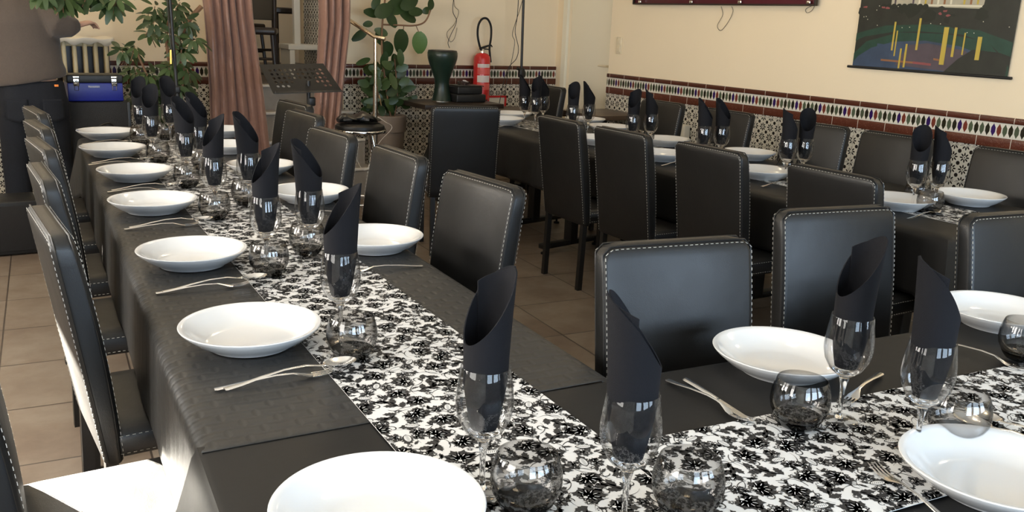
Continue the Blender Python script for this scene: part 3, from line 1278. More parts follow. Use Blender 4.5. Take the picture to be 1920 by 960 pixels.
def make_wine_glass():
    t = thing('wine_glass', 'wine glass', 'wine glass')
    prof = [(.0105, .094), (.020, .099), (.033, .112), (.0425, .130), (.0465, .148), (.0470, .160), (.0455, .180), (.0428, .200), (.0402, .2195)]
    prof = [(.0275, .1055)] + prof[2:]
    inner = [(r_ - .0011, z + (.0 if i else .0012)) for i, (r_, z) in enumerate(prof)][::-1]
    b = MB().lathe(prof + [(.0397, .2205)] + inner, 40, close=True).build('bowl', MT['glass'], t)
    st = [(0, .0905), (.0100, .0930), (.0098, .090), (.0072, .080), (.0052, .066), (.0045, .045), (.0045, .022), (.0060, .010), (.0095, .0055), (0, .0052)]
    MB().lathe([(0, .1050), (.014, .1065), (.0240, .1090), (.0262, .1062), (.0195, .0995), (.0108, .0935)] + st[2:], 28).build('stem', MT['glass_solid'], t)
    ft = [(0, .0050), (.010, .0048), (.024, .0026), (.0365, .0014), (.0372, .0007), (.0365, 0), (0, 0)]
    MB().lathe(ft, 40).build('foot', MT['glass'], t)
    return t


WG = Kind(make_wine_glass)


def make_tumbler():
    t = thing('tumbler', 'smoked glass tumbler', 'tumbler')
    prof = [(.036, .013), (.046, .020), (.0545, .036), (.0575, .052), (.0565, .070), (.0520, .088), (.0480, .0985)]
    inner = [(r_ - .0015, z) for r_, z in prof][::-1]
    MB().lathe(prof + [(.0472, .0992)] + inner, 44).build('bowl', MT['glass_smoke'], t)
    base = [(0, .0), (.028, .0), (.035, .003), (.0425, .0125), (.0475, .0215), (.044, .0235), (.030, .016), (0, .0135)]
    MB().lathe(base, 44).build('base', MT['glass_dark'], t)
    return t


TU = Kind(make_tumbler)


def make_napkin():
    # rolled sheet with a slanted top, origin at the glass foot (z = table)
    n, rows = 52, 12
    turn = 2 * PI * 1.22
    vs_o = []
    outer, inner = [], []
    for j in range(rows + 1):
        v = j / rows
        ro, ri = [], []
        for i in range(n + 1):
            t = i / n
            th_ = turn * t
            c_ = (1 + math.cos(min(th_, 2 * PI))) / 2
            if th_ > 2 * PI:
                c_ = 1 - (th_ - 2 * PI) / (.44 * PI) * .25
            top = .260 + .115 * c_
            z = .113 + (top - .113) * v
            # radius grows with height
            g = (z - .113) / .262
            rad = .0225 + .0140 * min(1, g / .30) ** .8 + .009 * g * g + .002 * g
            rad *= 1.0 - .085 * t
            rad += .004 * g * max(0, math.cos(th_)) + .004 * g * math.sin(th_ * 2)
            ro.append(Vector((rad * math.cos(th_), rad * math.sin(th_), z)))
            r2 = rad - .0022
            ri.append(Vector((r2 * math.cos(th_), r2 * math.sin(th_), z)))
        outer.append(ro)
        inner.append(ri)
    m_ = MB()
    N = n + 1
    V = [p for r_ in outer for p in r_] + [p for r_ in inner for p in r_]
    F = []
    o2 = (rows + 1) * N
    for j in range(rows):
        for i in range(n):
            a_ = j * N + i
            F.append((a_, a_ + 1, a_ + N + 1, a_ + N))
            F.append((o2 + a_ + N, o2 + a_ + N + 1, o2 + a_ + 1, o2 + a_))
    for i in range(n):
        a_ = rows * N + i
        F.append((a_, a_ + 1, o2 + a_ + 1, o2 + a_))
        F.append((i + 1, i, o2 + i, o2 + i + 1))
    for j in range(rows):
        for i in (0, n):
            a_ = j * N + i
            F.append((a_, a_ + N, o2 + a_ + N, o2 + a_))
    m_.add(V, F)
    # closed folded bottom
    m_.lathe([(0, .1115), (.014, .112), (.0205, .1150), (.0, .1165)], 20)
    o = m_.build('napkin', MT['napkin'])
    return tag(o, 'rolled black napkin', 'napkin')


NK = Kind(make_napkin)


def make_spoon():
    m_ = MB()
    # bowl: shell of an egg outline
    L_, Wd = .076, .048
    rings_t, rings_b = [], []
    K, J = 20, 6
    for j in range(1, J + 1):
        f_ = j / J
        rt, rb = [], []
        for k_ in range(K):
            a_ = 2 * PI * k_ / K
            x = math.cos(a_) * L_ / 2 * f_
            y = math.sin(a_) * Wd / 2 * f_ * (1 + .12 * math.cos(a_))
            z = .0115 * f_ * f_ + .001
            rt.append(Vector((x + .176, y, z + .0012)))
            rb.append(Vector((x + .176, y, z)))
        rings_t.append(rt)
        rings_b.append(rb)
    c_t, c_b = Vector((.176, 0, .0022)), Vector((.176, 0, .001))
    V = [c_t] + [p for r_ in rings_t for p in r_]
    F = [(0, 1 + k_, 1 + (k_ + 1) % K) for k_ in range(K)]
    for j in range(J - 1):
        for k_ in range(K):
            F.append((1 + j * K + k_, 1 + (j + 1) * K + k_, 1 + (j + 1) * K + (k_ + 1) % K, 1 + j * K + (k_ + 1) % K))
    b = len(V)
    V += [c_b] + [p for r_ in rings_b for p in r_]
    F += [(b, b + 1 + (k_ + 1) % K, b + 1 + k_) for k_ in range(K)]
    for j in range(J - 1):
        for k_ in range(K):
            F.append((b + 1 + j * K + k_, b + 1 + j * K + (k_ + 1) % K, b + 1 + (j + 1) * K + (k_ + 1) % K, b + 1 + (j + 1) * K + k_))
    o1, o2 = 1 + (J - 1) * K, b + 1 + (J - 1) * K
    for k_ in range(K):
        F.append((o1 + k_, o2 + k_, o2 + (k_ + 1) % K, o1 + (k_ + 1) % K))
    m_.add(V, F)
    handle_strip(m_, [(-.075, .0075, .003), (-.070, .0095, .0032), (-.04, .0080, .006), (0, .0060, .0125), (.05, .0042, .0185), (.10, .0034, .0185), (.128, .0045, .0125), (.142, .008, .0110)])
    o = m_.build('spoon', MT['steel'])
    return tag(o, 'spoon', 'spoon')


def handle_strip(m_, pts, th_=.0022):
    """pts: (x, half width, z)"""
    rings = []
    for x, w, z in pts:
        rings.append([Vector((x, -w, z + th_ * .3)), Vector((x, -w * .5, z + th_)), Vector((x, w * .5, z + th_)), Vector((x, w, z + th_ * .3)), Vector((x, w * .6, z)), Vector((x, -w * .6, z))])
    m_.loft(rings)


def make_fork():
    m_ = MB()
    handle_strip(m_, [(-.075, .0070, .001), (-.068, .0090, .0012), (-.04, .0075, .004), (0, .0055, .009), (.05, .0040, .013), (.085, .0038, .012), (.102, .0085, .008), (.114, .0125, .005), (.122, .0128, .0035), (.128, .0126, .0028)], .002)
    for k_ in range(4):
        y = -.0105 + k_ * .0070
        rings = []
        for x, z, w in ((.126, .0030, .0021), (.142, .0030, .0018), (.158, .0050, .0015), (.172, .0090, .0010)):
            rings.append([Vector((x, y - w, z)), Vector((x, y + w, z)), Vector((x, y + w, z + .0018)), Vector((x, y - w, z + .0018))])
        m_.loft(rings)
    o = m_.build('fork', MT['steel'])
    return tag(o, 'fork', 'fork')


def make_knife():
    m_ = MB()
    handle_strip(m_, [(-.085, .0070, .000), (-.080, .0088, .000), (-.04, .0076, .0006), (.0, .0062, .001), (.028, .0048, .001), (.034, .0052, .001)], .0042)
    rings = []
    for x, y0, y1 in ((.032, -.0062, .0050), (.045, -.0088, .0052), (.09, -.0100, .0052), (.125, -.0090, .0050), (.140, -.0045, .0046), (.147, .0020, .0040)):
        rings.append([Vector((x, y0, .0020)), Vector((x, y1, .0012)), Vector((x, y1, .0030)), Vector((x, y0, .0024))])
    m_.loft(rings)
    o = m_.build('knife', MT['steel'])
    return tag(o, 'table knife', 'knife')


SP, FK, KN = Kind(make_spoon), Kind(make_fork), Kind(make_knife)

ORD = ['nearest', 'second', 'third', 'fourth', 'fifth', 'sixth', 'seventh']
# --- plates
GL = 'plates along the left side of the left table'
LP = [(.484, 1.113), (.541, 1.985), (.577, 2.735), (.617, 3.555), (.672, 4.27), (.688, 5.01), (.752, 5.69)]
LPL = ['large white plate at the bottom centre, cut by the lower edge, fork tines behind it', 'large white plate left of the nearest smoked tumbler of the left row, spoon in front',
       'white plate on the left side of the left table, third from the camera', 'white plate in the middle of the left row, fourth from the camera',
       'white plate on the left side of the left table, fifth from the camera', 'white plate second from the far end of the left row',
       'white plate at the far left corner of the left table, below the blue toolbox']
for (x, y), l_ in zip(LP, LPL):
    PL.put(l_, (x, y, TZ), random.random() * 6, GL)
GR = 'plates along the right side of the left table'
for (x, y), l_ in zip([(1.157, 2.70), (1.228, 3.545), (1.238, 4.26), (1.270, 4.98), (1.41, 5.65)],
                      ['white plate in front of the large shiny centre chair', 'white plate right of the left table runner, second on that side from the camera',
                       'white plate in front of the third chair on the right side of the left table', 'white plate second from the far end, right side of the left table',
                       'white plate at the far right corner of the left table under the curtain']):
    PL.put(l_, (x, y, TZ), random.random() * 6, GR)
GF = 'plates on the front table'
for (x, y), l_ in zip([(1.575, 1.315), (2.40, 1.285), (1.475, .745)],
                      ['white plate in front of the blue-sheen chair, behind a clear-topped smoked tumbler', 'white plate at the right edge behind the napkin, on the front table', 'white plate at the lower right corner of the photo']):
    PL.put(l_, (x, y, TZ - .004), random.random() * 6, GF)
G2 = 'plates on the right table'
for (x, y), l_ in zip([(3.56, 5.87), (3.86, 6.22), (3.62, 5.20), (3.60, 4.72), (3.545, 4.02), (3.66, 3.335), (3.64, 2.50), (4.03, 4.545), (4.13, 3.895), (4.10, 2.44), (4.22, 5.72), (4.10, 5.25)],
                      ['white plate just right of the chair seen squarely from behind', 'white plate farthest away at the end of the right table',
                       'white plate mostly hidden by the left edge of the legs-visible chair', 'white plate between the two farthest near side chairs', 'white plate seen between the second and the third near side chairs of the right table',
                       'white plate in the gap left of the chair nearest the front table', 'white plate left of the two big napkins on the right table', 'white plate below the pale heater on the wall side of the right table',
                       'white plate on the wall side, right of the pair above the wide chair', 'white plate right of the two big napkins on the right table', 'white plate by the far napkins on the wall side of the right table',
                       'white plate on the wall side seen just right of the far chair top']):
    PL.put(l_, (x, y, TZ), random.random() * 6, G2)


# --- wine glasses with napkins: (x, y, napkin peak azimuth deg, tilt)
def setting(x, y, az, wl, nl, gw, gn, z=TZ, tilt=.03, s=1.0):
    WG.put(wl, (x, y, z), random.random() * 6, gw)
    o = NK.put(nl, (x, y, z + .0015), R(az), gn)
    return o


GW, GN = 'wine glasses on the left table', 'rolled napkins in the glasses of the left table'
A1 = [(.680, 1.145, 5, 'nearest of the left table, in front of the runner end', 'the largest napkin at the bottom centre, opening facing left'),
      (.733, 1.913, -6, 'behind the smoked tumbler beside the second left plate', 'napkin with its point to the right above the second left plate'),
      (.767, 2.611, 5, 'right of the third left plate', 'napkin with a wide open top, third along the left row'),
      (.812, 3.409, 15, 'right of the fourth left plate', 'napkin with a curled lip, fourth along the left row'),
      (.869, 4.143, 125, 'right of the fifth left plate', 'napkin with its point to the left, fifth along the left row'),
      (.856, 4.853, 60, 'right of the sixth left plate', 'napkin with an open top in front of the leafy plant'),
      (.894, 5.40, 60, 'at the far end beside the last left plate', 'napkin hidden behind another in front of the leafy plant'),
      (.922, 2.666, 140, 'before the second right side plate of the left table', 'napkin with a sharp point to the left, before the second right side plate'),
      (.961, 3.480, 140, 'left of the third right side plate of the left table', 'napkin with a sharp point to the left in front of the curtain'),
      (.977, 4.364, 130, 'fourth on the right side of the left table', 'napkin half hidden, fourth on the right side of the left table'),
      (1.062, 5.45, 90, 'farthest on the right side of the left table', 'upright napkin in front of the black pole')]
for x, y, az, wl, nl in A1:
    setting(x, y, az, 'wine glass with napkin, ' + wl, 'rolled black ' + nl, GW, GN)
GW, GN = 'wine glasses on the front table', 'rolled napkins in the glasses of the front table'
for x, y, az, wl, nl in [(.825, .955, 150, 'at the runner corner of the front table', 'napkin with its point to the left in front of the blue-sheen chair'),
                         (1.458, 1.060, -16, 'at the right end of the white plate', 'napkin with its point to the right, before the middle chair'),
                         (1.470, .895, 145, 'in front of the round smoked tumbler at right', 'napkin with its point to the left, nearest the right edge')]:
    setting(x, y, az, 'large wine glass with napkin, ' + wl, 'large rolled black ' + nl, GW, GN, TZ + .001)
GW, GN = 'wine glasses on the right table', 'rolled napkins in the glasses of the right table'
B1 = [(3.706, 5.80, 140, 'at the far end, left of its pair', 'upright napkin at the far end, left of its pair'),
      (3.712, 5.66, 20, 'at the far end, overlapping its neighbour', 'napkin in front of the black stand pole'),
      (3.853, 5.766, 140, 'just right of the black stand pole', 'napkin just right of the black stand pole'),
      (3.640, 5.079, 40, 'left one of the pair before the white door', 'napkin left one of the pair before the white door'),
      (3.818, 5.135, 140, 'right one of the pair before the white door', 'napkin right one of the pair before the white door'),
      (3.684, 4.480, 20, 'left one of the pair before the brown tile corner', 'crumpled napkin left one of the pair before the brown tile corner'),
      (3.816, 4.459, 150, 'right one of the pair before the brown tile corner', 'napkin right one of the pair before the brown tile corner'),
      (3.690, 3.837, 130, 'left one of the pair above the wide dark chair', 'napkin left one of the pair above the wide dark chair'),
      (3.806, 3.813, 110, 'right one of the pair above the wide dark chair', 'napkin right one of the pair above the wide dark chair'),
      (3.730, 3.247, 150, 'left one of the crossing pair', 'napkin leaning right into its pair'),
      (3.832, 3.224, 40, 'right one of the crossing pair', 'napkin leaning left into its pair'),
      (3.715, 2.475, 30, 'left one of the big pair by the right edge', 'crumpled napkin left one of the big pair by the right edge'),
      (3.832, 2.441, 140, 'right one of the big pair by the right edge', 'tall napkin right one of the big pair by the right edge')]
for x, y, az, wl, nl in B1:
    setting(x, y, az, 'wine glass ' + wl + ', right table', 'black ' + nl + ', right table', GW, GN)

# --- tumblers
GT = 'smoked tumblers on the left table'
for (x, y), l_ in zip([(.712, 1.062), (.716, 1.80), (.748, 2.525), (.788, 3.325), (.838, 4.00), (.856, 4.72), (.884, 5.36), (.928, 2.71), (.966, 3.55), (1.01, 4.45), (1.057, 5.569)],
                      ['at the bottom centre between two wine glasses', 'touching the second left plate', 'right of the third left plate', 'right of the fourth left plate',
                       'right of the fifth left plate', 'right of the sixth left plate', 'right of the farthest left plate', 'behind the nearest right side glass',
                       'half hidden near the second right side plate', 'fourth on the right side, hidden among napkins', 'farthest on the right side']):
    TU.put('round smoked glass tumbler ' + l_ + ' of the left table', (x, y, TZ), random.random() * 6, GT)
GT = 'smoked tumblers on the front table'
for (x, y), l_ in zip([(.930, .93), (1.357, 1.078), (1.585, .89), (2.166, 1.09)],
                      ['at the bottom right of centre', 'in front of the left white plate', 'behind the lower right plate', 'cut by the right edge']):
    TU.put('round smoked glass tumbler ' + l_ + ' on the front table', (x, y, TZ + .0015), random.random() * 6, GT)
GT = 'smoked tumblers on the right table'
for (x, y), l_ in zip([(3.679, 2.365), (3.87, 2.56), (3.86, 3.35), (3.90, 3.95), (3.90, 4.60), (3.88, 5.3), (3.70, 3.12)],
                      ['in front of the big pair of napkins', 'behind the big pair of napkins', 'behind the crossing pair of napkins', 'behind the pair above the wide dark chair', 'behind the pair before the brown tile corner', 'behind the pair before the white door', 'in front of the crossing pair of napkins']):
    TU.put('small smoked glass tumbler ' + l_ + ' on the right table', (x, y, TZ), random.random() * 6, GT)

# --- cutlery; angle is the direction the tip points, position the middle of the handle
GC = 'spoons beside the left row of plates'
SPL = ['on a fork in front of the second left plate', 'on a fork in front of the third left plate', 'on a fork in front of the fourth left plate', 'on a fork in front of the fifth left plate', 'on a fork in front of the sixth left plate', 'on a fork in front of the farthest left plate']
for (x, y), l_ in zip([(.483, 1.712), (.505, 2.432), (.552, 3.238), (.60, 3.955), (.62, 4.70), (.66, 5.37)], SPL):
    FK.put('steel fork under the spoon, ' + l_.replace('on a fork ', ''), (x - .010, y + .030, TZ), R(-5), 'forks beside the left row of plates')
    SP.put('polished spoon lying ' + l_, (x, y, TZ + .0125), R(5), GC)
FK.put('fork lying before the white plate of the large centre chair', (1.13, 2.445, TZ), R(176), 'forks of the left table')
FK.put('fork before the second right side plate of the left table', (1.20, 3.29, TZ), R(176), 'forks of the left table')
FK.put('fork with its tines showing behind the large bottom plate', (.455, 1.285, TZ), R(5), None)
SP.put('spoon with its tip showing left of the large bottom plate', (.495, .945, TZ), R(185), None)
FK.put('fork lying slanted left of the plate before the blue-sheen chair', (1.2815, 1.30, TZ), R(-90), 'cutlery left of the plate on the front table')
KN.put('knife crossing the fork left of the plate before the blue-sheen chair', (1.302, 1.27, TZ + .004), R(-98), 'cutlery left of the plate on the front table')
FK.put('fork at the right of the round plate, tip pointing to the wall', (1.69, 1.16, TZ), R(-160), None)
FK.put('fork beside the plate at the right edge, above the runner', (2.10, 1.20, TZ), R(-92), None)
FK.put('fork on the runner edge left of the lower right plate', (1.29, .73, TZ + .001), R(72), None)
SP.put('spoon standing out behind the lower right plate', (1.70, .74, TZ + .001), R(96), 'spoons behind the lower right plate')
SP.put('second spoon tucked beside the other behind the lower right plate', (1.735, .745, TZ + .001), R(92), 'spoons behind the lower right plate')
for (x, y), l_ in zip([(3.45, 5.68), (3.47, 5.03), (3.45, 3.84), (3.50, 3.13), (3.52, 2.31)], ['of the corner plate by the chair seen from behind', 'of the plate by the legs-visible chair', 'between the second and the third near side chairs', 'in the gap left of the chair nearest the front table', 'left of the tumbler before the big napkins']):
    SP.put('spoon ' + l_ + ' on the right table', (x, y, TZ), R(5), 'spoons on the right table')


# ------------------------------------------------------------------ wall things
def poster():
    t = thing('hanging_poster', 'hanging scroll poster of a park pond with yellow posts on the cream wall', 'poster', (XR - .012, 3.55, 1.31))
    y0, y1, H_ = 4.09 - 3.55, 3.013 - 3.55, .78      # local y of left and right edge
    mats = [plain('poster_dark_green', (.020, .022, .017), .45, var=.5, bscale=40), plain('poster_lawn', (.014, .052, .035), .45, var=.4, bscale=60), plain('poster_water', (.040, .065, .115), .4, var=.5, bscale=30),
            plain('poster_yellow', (.50, .37, .06), .45), plain('poster_facade', (.42, .38, .28), .45, var=.3, bscale=50), plain('poster_flowers', (.26, .07, .07), .5),
            plain('poster_reflection', (.085, .065, .08), .4, var=.4, bscale=30), plain('poster_light', (.7, .65, .5), .5), plain('poster_orange', (.28, .12, .05), .5), plain('poster_hedge', (.012, .016, .010), .5)]
    m_ = MB()
    m_.box((0, 0, H_ / 2), (.003, y0 - y1, H_), mi=0)
    lay = [0]

    def P(u, v, d=None):     # u 0..1 left to right, v height in metres
        return Vector((-.0018 - lay[0] * .00003, y0 + (y1 - y0) * u, v))

    def poly(pts, mi):
        lay[0] += 1
        m_.add([P(*p) for p in pts], [tuple(range(len(pts)))], mi, False)
    rnd = random.Random(5)
    poly([(0, 0), (1, 0), (1, .06), (.86, .20), (.6, .235), (.3, .235), (.08, .17), (0, .09)], 1)
    poly([(0, .17), (.06, .20), (.25, .235), (.45, .245), (.7, .235), (.87, .19), (.93, .14), (1, .12), (1, .20), (.8, .262), (.5, .29), (.2, .275), (0, .22)], 1)
    poly([(.0, .004), (.98, .004), (.97, .05), (.86, .115), (.7, .165), (.48, .190), (.27, .175), (.12, .13), (.03, .07), (0, .03)], 2)
    poly([(.30, .03), (.72, .008), (.80, .07), (.74, .14), (.5, .175), (.38, .16)], 6)
    poly([(.62, .004), (.99, .004), (.99, .10), (.92, .14), (.78, .15), (.7, .09)], 0)
    for u, v, w, h, mi in ((.20, .05, .30, .012, 8), (.42, .045, .12, .014, 5), (.55, .075, .05, .012, 8), (.30, .075, .03, .03, 2), (.16, .11, .08, .05, 2)):
        poly([(u, v), (u + w, v - .006), (u + w, v + h - .006), (u, v + h)], mi)
    # facade with stripes behind trees
    poly([(.22, .40), (.80, .385), (.82, .60), (.22, .60)], 4)
    for i in range(14):
        u = .24 + i * .04
        poly([(u, .41), (u + .012, .41), (u + .012, .6), (u, .6)], rnd.choice((7, 8, 4, 3, 6)))
    poly([(.42, .40), (.8, .395), (.8, .405), (.42, .41)], 7)
    for i in range(9):
        c, r_ = .17 + i * .035, .02
        poly([(c + r_ * math.cos(a_ * PI / 5), .395 + .9 * r_ * math.sin(a_ * PI / 5)) for a_ in range(10)], 9)
    for i in range(26):
        c, v, r_ = rnd.uniform(.0, 1), rnd.choice((rnd.uniform(.30, .42), rnd.uniform(.4, .72))), rnd.uniform(.03, .07)
        if .22 < c < .8 and v > .40:
            continue
        poly([(c + r_ * rnd.uniform(.7, 1.1) * math.cos(a_ * PI / 5), v + .8 * r_ * rnd.uniform(.6, 1.1) * math.sin(a_ * PI / 5)) for a_ in range(10)], rnd.choice((0, 9)))
    for c, v in ((.04, .39), (.17, .388), (.20, .385), (.55, .355), (.60, .345), (.58, .37)):
        poly([(c + rnd.uniform(.6, 1.3) * .014 * math.cos(a_ * PI / 4), v + rnd.uniform(.5, 1.2) * .009 * math.sin(a_ * PI / 4)) for a_ in range(8)], 5)
    for i in range(16):
        c, v = rnd.uniform(.02, .98), rnd.uniform(.24, .40)
        poly([(c, v), (c + .005, v), (c + .005, v + .005), (c, v + .005)], 7)
    # yellow posts: u bottom, v bottom, v top, width
    for u, v0, v1, w in ((.262, .12, .30, .012), (.285, .085, .245, .009), (.325, .010, .135, .012), (.358, .018, .165, .013), (.425, .13, .325, .014), (.590, .05, .275, .030), (.655, .10, .275, .016), (.718, .115, .245, .009), (.80, .09, .225, .026)):
        poly([(u, v0), (u + w, v0), (u + w, v1), (u, v1)], 3)
    m_.build('print', mats, t, fix=False)
    MB().tube([(-.004, y0 + .035, 0), (-.004, y1 - .030, -.001)], .009, 10).build('bottom_rod', MT['black_plastic'], t)
    MB().tube([(-.004, y0 + .035, H_), (-.004, y1 - .030, H_)], .009, 10).build('top_rod', MT['black_plastic'], t)
    return t


poster()
t = thing('wall_board', 'dark maroon framed board with chrome clips high on the cream wall', 'wall board', (XR - .03, 5.44, 1.705))
MB().rbox((.005, 0, .30), (.03, 1.98, .60), .004).build('panel', MT['maroon'], t)
fr = MB()
fr.rbox((-.012, 0, .004), (.03, 2.0, .012), .003)
fr.rbox((-.012, 1.0, .30), (.03, .012, .60), .003)
fr.rbox((-.012, -1.0, .30), (.03, .012, .60), .003)
fr.rbox((-.012, 0, .60), (.03, 2.0, .012), .003)
fr.build('frame', MT['dark_wood'], t)
for y in (.90, .25, -.29, -.95):
    MB().rbox((-.03, y, .022), (.012, .035, .022), .004).build('clip', MT['chrome'], t)


def wires(name, label, path, r=.002, mat='cable'):
    o = MB().tube(path, r, 6).build(name, MT[mat])
    return tag(o, label, 'cable')


def curve_pts(pts, n=8):
    """Catmull-Rom through the points"""
    P_ = [Vector(p) for p in pts]
    P_ = [P_[0]] + P_ + [P_[-1]]
    out = []
    for i in range(1, len(P_) - 2):
        p0, p1, p2, p3 = P_[i - 1:i + 3]
        for k_ in range(n):
            t = k_ / n
            out.append(.5 * ((2 * p1) + (-p0 + p2) * t + (2 * p0 - 5 * p1 + 4 * p2 - p3) * t * t + (-p0 + 3 * p1 - 3 * p2 + p3) * t ** 3))
    out.append(P_[-2])
    return out


wires('wire', 'thin loose wire hanging in a loop under the maroon board', curve_pts([atX(1352, 12, XR - .01), atX(1355, 28, XR - .01), atX(1345, 48, XR - .01), atX(1352, 57, XR - .01), atX(1366, 40, XR - .01), atX(1374, 22, XR - .01), atX(1372, 12, XR - .012)]), .0018)
wires('wire', 'short thin wire loop under the right end of the maroon board', curve_pts([atX(1528, 10, XR - .01), atX(1522, 20, XR - .01), atX(1513, 24, XR - .01), atX(1511, 17, XR - .01), atX(1524, 10, XR - .01)]), .0016)
t = thing('light_switch', 'ivory double light switch on the cream wall by the door', 'light switch', (XR - .006, 6.655, 1.345))
MB().rbox((0, 0, 0), (.012, .075, .15), .004).build('plate', MT['switch'], t)
for z in (.033, -.033):
    MB().rbox((-.008, 0, z), (.008, .045, .05), .003).build('rocker', MT['switch'], t)
t = thing('wall_heater', 'low pale beige electric heater on the tiled wall behind the far chairs', 'heater', (XR - .014, 5.90, .48))
MB().rbox((-.045, 0, 0), (.07, .60, .52), .012).build('casing', MT['heater'], t)
gm = MB()
for i in range(9):
    gm.box((-.083, 0, -.20 + i * .012), (.006, .5, .004))
gm.build('grille', MT['white_paint'], t)
MB().rbox((-.005, 0, 0), (.014, .3, .3), .003).build('bracket', MT['metal_black'], t)
t = thing('wall_outlet', 'double power outlet on the patterned tiles beside the plant pot', 'power outlet', (3.63, YB - .018, .50))
MB().rbox((0, 0, 0), (.085, .012, .24), .005).build('plate', MT['heater'], t)
for z in (.06, -.06):
    MB().lathe([(0, 0), (.024, 0), (.024, .004), (.019, .005), (.019, .001), (0, .001)], 20).build('socket', MT['white_paint'], t).matrix_local = Matrix.Translation((0, -.006, z)) @ Matrix.Rotation(R(90), 4, 'X')


# fire extinguisher hung on the back wall
def extinguisher():
    c = atY(901, 188, 7.74)
    t = thing('fire_extinguisher', 'red fire extinguisher with looped black hose on the back wall', 'fire extinguisher', (c.x, 7.735, .765))
    r_ = .082
    MB().lathe([(0, 0), (.070, 0), (r_, .012), (r_, .385), (.076, .415), (.055, .438), (.030, .447), (0, .447)], 36).build('cylinder', MT['red'], t)
    lab = MB()
    for j, (za, zb) in enumerate(((.10, .16), (.17, .235), (.245, .30), (.31, .345))):
        n = 12
        vs_ = []
        for i in range(n + 1):
            a_ = R(-150 + 95 * i / n)
            for z in (za, zb):
                vs_.append(((r_ + .0008) * math.cos(a_), (r_ + .0008) * math.sin(a_), z))
        lab.add(vs_, [(2 * i, 2 * i + 2, 2 * i + 3, 2 * i + 1) for i in range(n)], j % 2)
    lab.build('label', [MT['red_label'], MT['label_pale']], t)
    MB().lathe([(0, .447), (.024, .447), (.024, .478), (.018, .485), (0, .485)], 20).build('valve', MT['steel'], t)
    h = MB().tube([(-.03, 0, .485), (.02, 0, .500), (.06, -.004, .515), (.095, -.006, .520), (.105, -.006, .505)], [.011, .012, .009, .008, .006], 8)
    h.tube([(-.02, 0, .478), (.04, -.004, .484), (.08, -.004, .478)], .006, 8)
    h.build('lever', MT['black_plastic'], t)
    hs = curve_pts([(-.02, -.01, .475), (-.055, -.03, .53), (-.078, -.035, .62), (-.070, -.035, .71), (-.03, -.035, .765), (.025, -.035, .765), (.066, -.035, .70), (.072, -.035, .60), (.062, -.03, .50), (.075, -.02, .43), (.092, -.01, .36)], 8)
    MB().tube(hs, .0105, 10).build('hose', MT['rubber'], t)
    bk = MB().rbox((0, .088, .30), (.05, .02, .12), .004)
    bk.build('wall_bracket', MT['metal_black'], t)
    return t


extinguisher()
c = atY(933, 182, 7.8)
t = thing('framed_notice', 'small red framed notice leaning low on the tiles beside the extinguisher', 'notice', (c.x + .0, YB - .03, .60))
MB().box((0, 0, .095), (.20, .006, .19)).build('sheet', MT['white_paint'], t)
m = MB()
m.rbox((0, -.006, .185), (.22, .014, .02), .003)
m.rbox((0, -.006, .005), (.22, .014, .02), .003)
m.rbox((-.10, -.006, .095), (.02, .014, .19), .003)
m.rbox((.10, -.006, .095), (.02, .014, .19), .003)
m.build('frame', MT['red'], t)


# ------------------------------------------------------------------ small tables along the back wall and what stands on them
def small_table(label, x0, x1, y0, y1, z, mat, rz=0):
    cx, cy = (x0 + x1) / 2, (y0 + y1) / 2
    t = thing('side_table', label, 'table', (cx, cy, 0), rz)
    w, d = x1 - x0, y1 - y0
    MB().rbox((0, 0, z - .02), (w, d, .04), .004).build('tabletop', MT[mat], t)
    MB().rbox((0, 0, (z - .04) / 2 + .02), (.07, .07, z - .08), .004).build('post', MT['metal_black'], t)
    b = MB().rbox((0, 0, .025), (w * .6, .07, .03), .006)
    b.rbox((0, 0, .025), (.07, d * .7, .03), .006)
    b.build('foot_cross', MT['metal_black'], t)


small_table('small dark table carrying the goblet drum and black boxes', 3.42, 4.20, 6.92, 7.46, .80, 'dark_wood')
small_table('brown wooden table under the stand pole beside the drum table', 4.24, 4.86, 6.84, 7.34, .735, 'mid_wood', R(-14))
small_table('bare dark wooden table at the wall corner near the white door', 4.68, 5.20, 6.15, 6.74, .765, 'mid_wood', R(0))

c = atY(828, 186, 7.25)
DX, DY = c.x, 7.25
t = thing('goblet_drum', 'dark green goblet drum standing on the small dark table', 'drum', (DX, DY, .80))
prof = [(0, .012), (.085, .0), (.092, .004), (.083, .03), (.070, .09), (.064, .15), (.070, .20), (.092, .26), (.120, .335), (.131, .372), (.134, .40), (.133, .425), (.127, .436), (.118, .439), (0, .440)]
MB().lathe(prof, 48).build('body', MT['drum_green'], t)
MB().lathe([(.110, .4395), (.128, .440), (.131, .434), (.124, .445), (.112, .446)], 48, close=True).build('head_ring', MT['black_plastic'], t)
MB().lathe([(0, .4405), (.108, .4405), (.108, .442), (0, .442)], 40).build('drum_head', plain('drum_skin', (.30, .28, .25), .4), t)
MB().lathe([(.066, .008), (.096, -.0), (.097, .007), (.070, .014)], 40, close=True).build('base_ring', MT['chrome'], t)

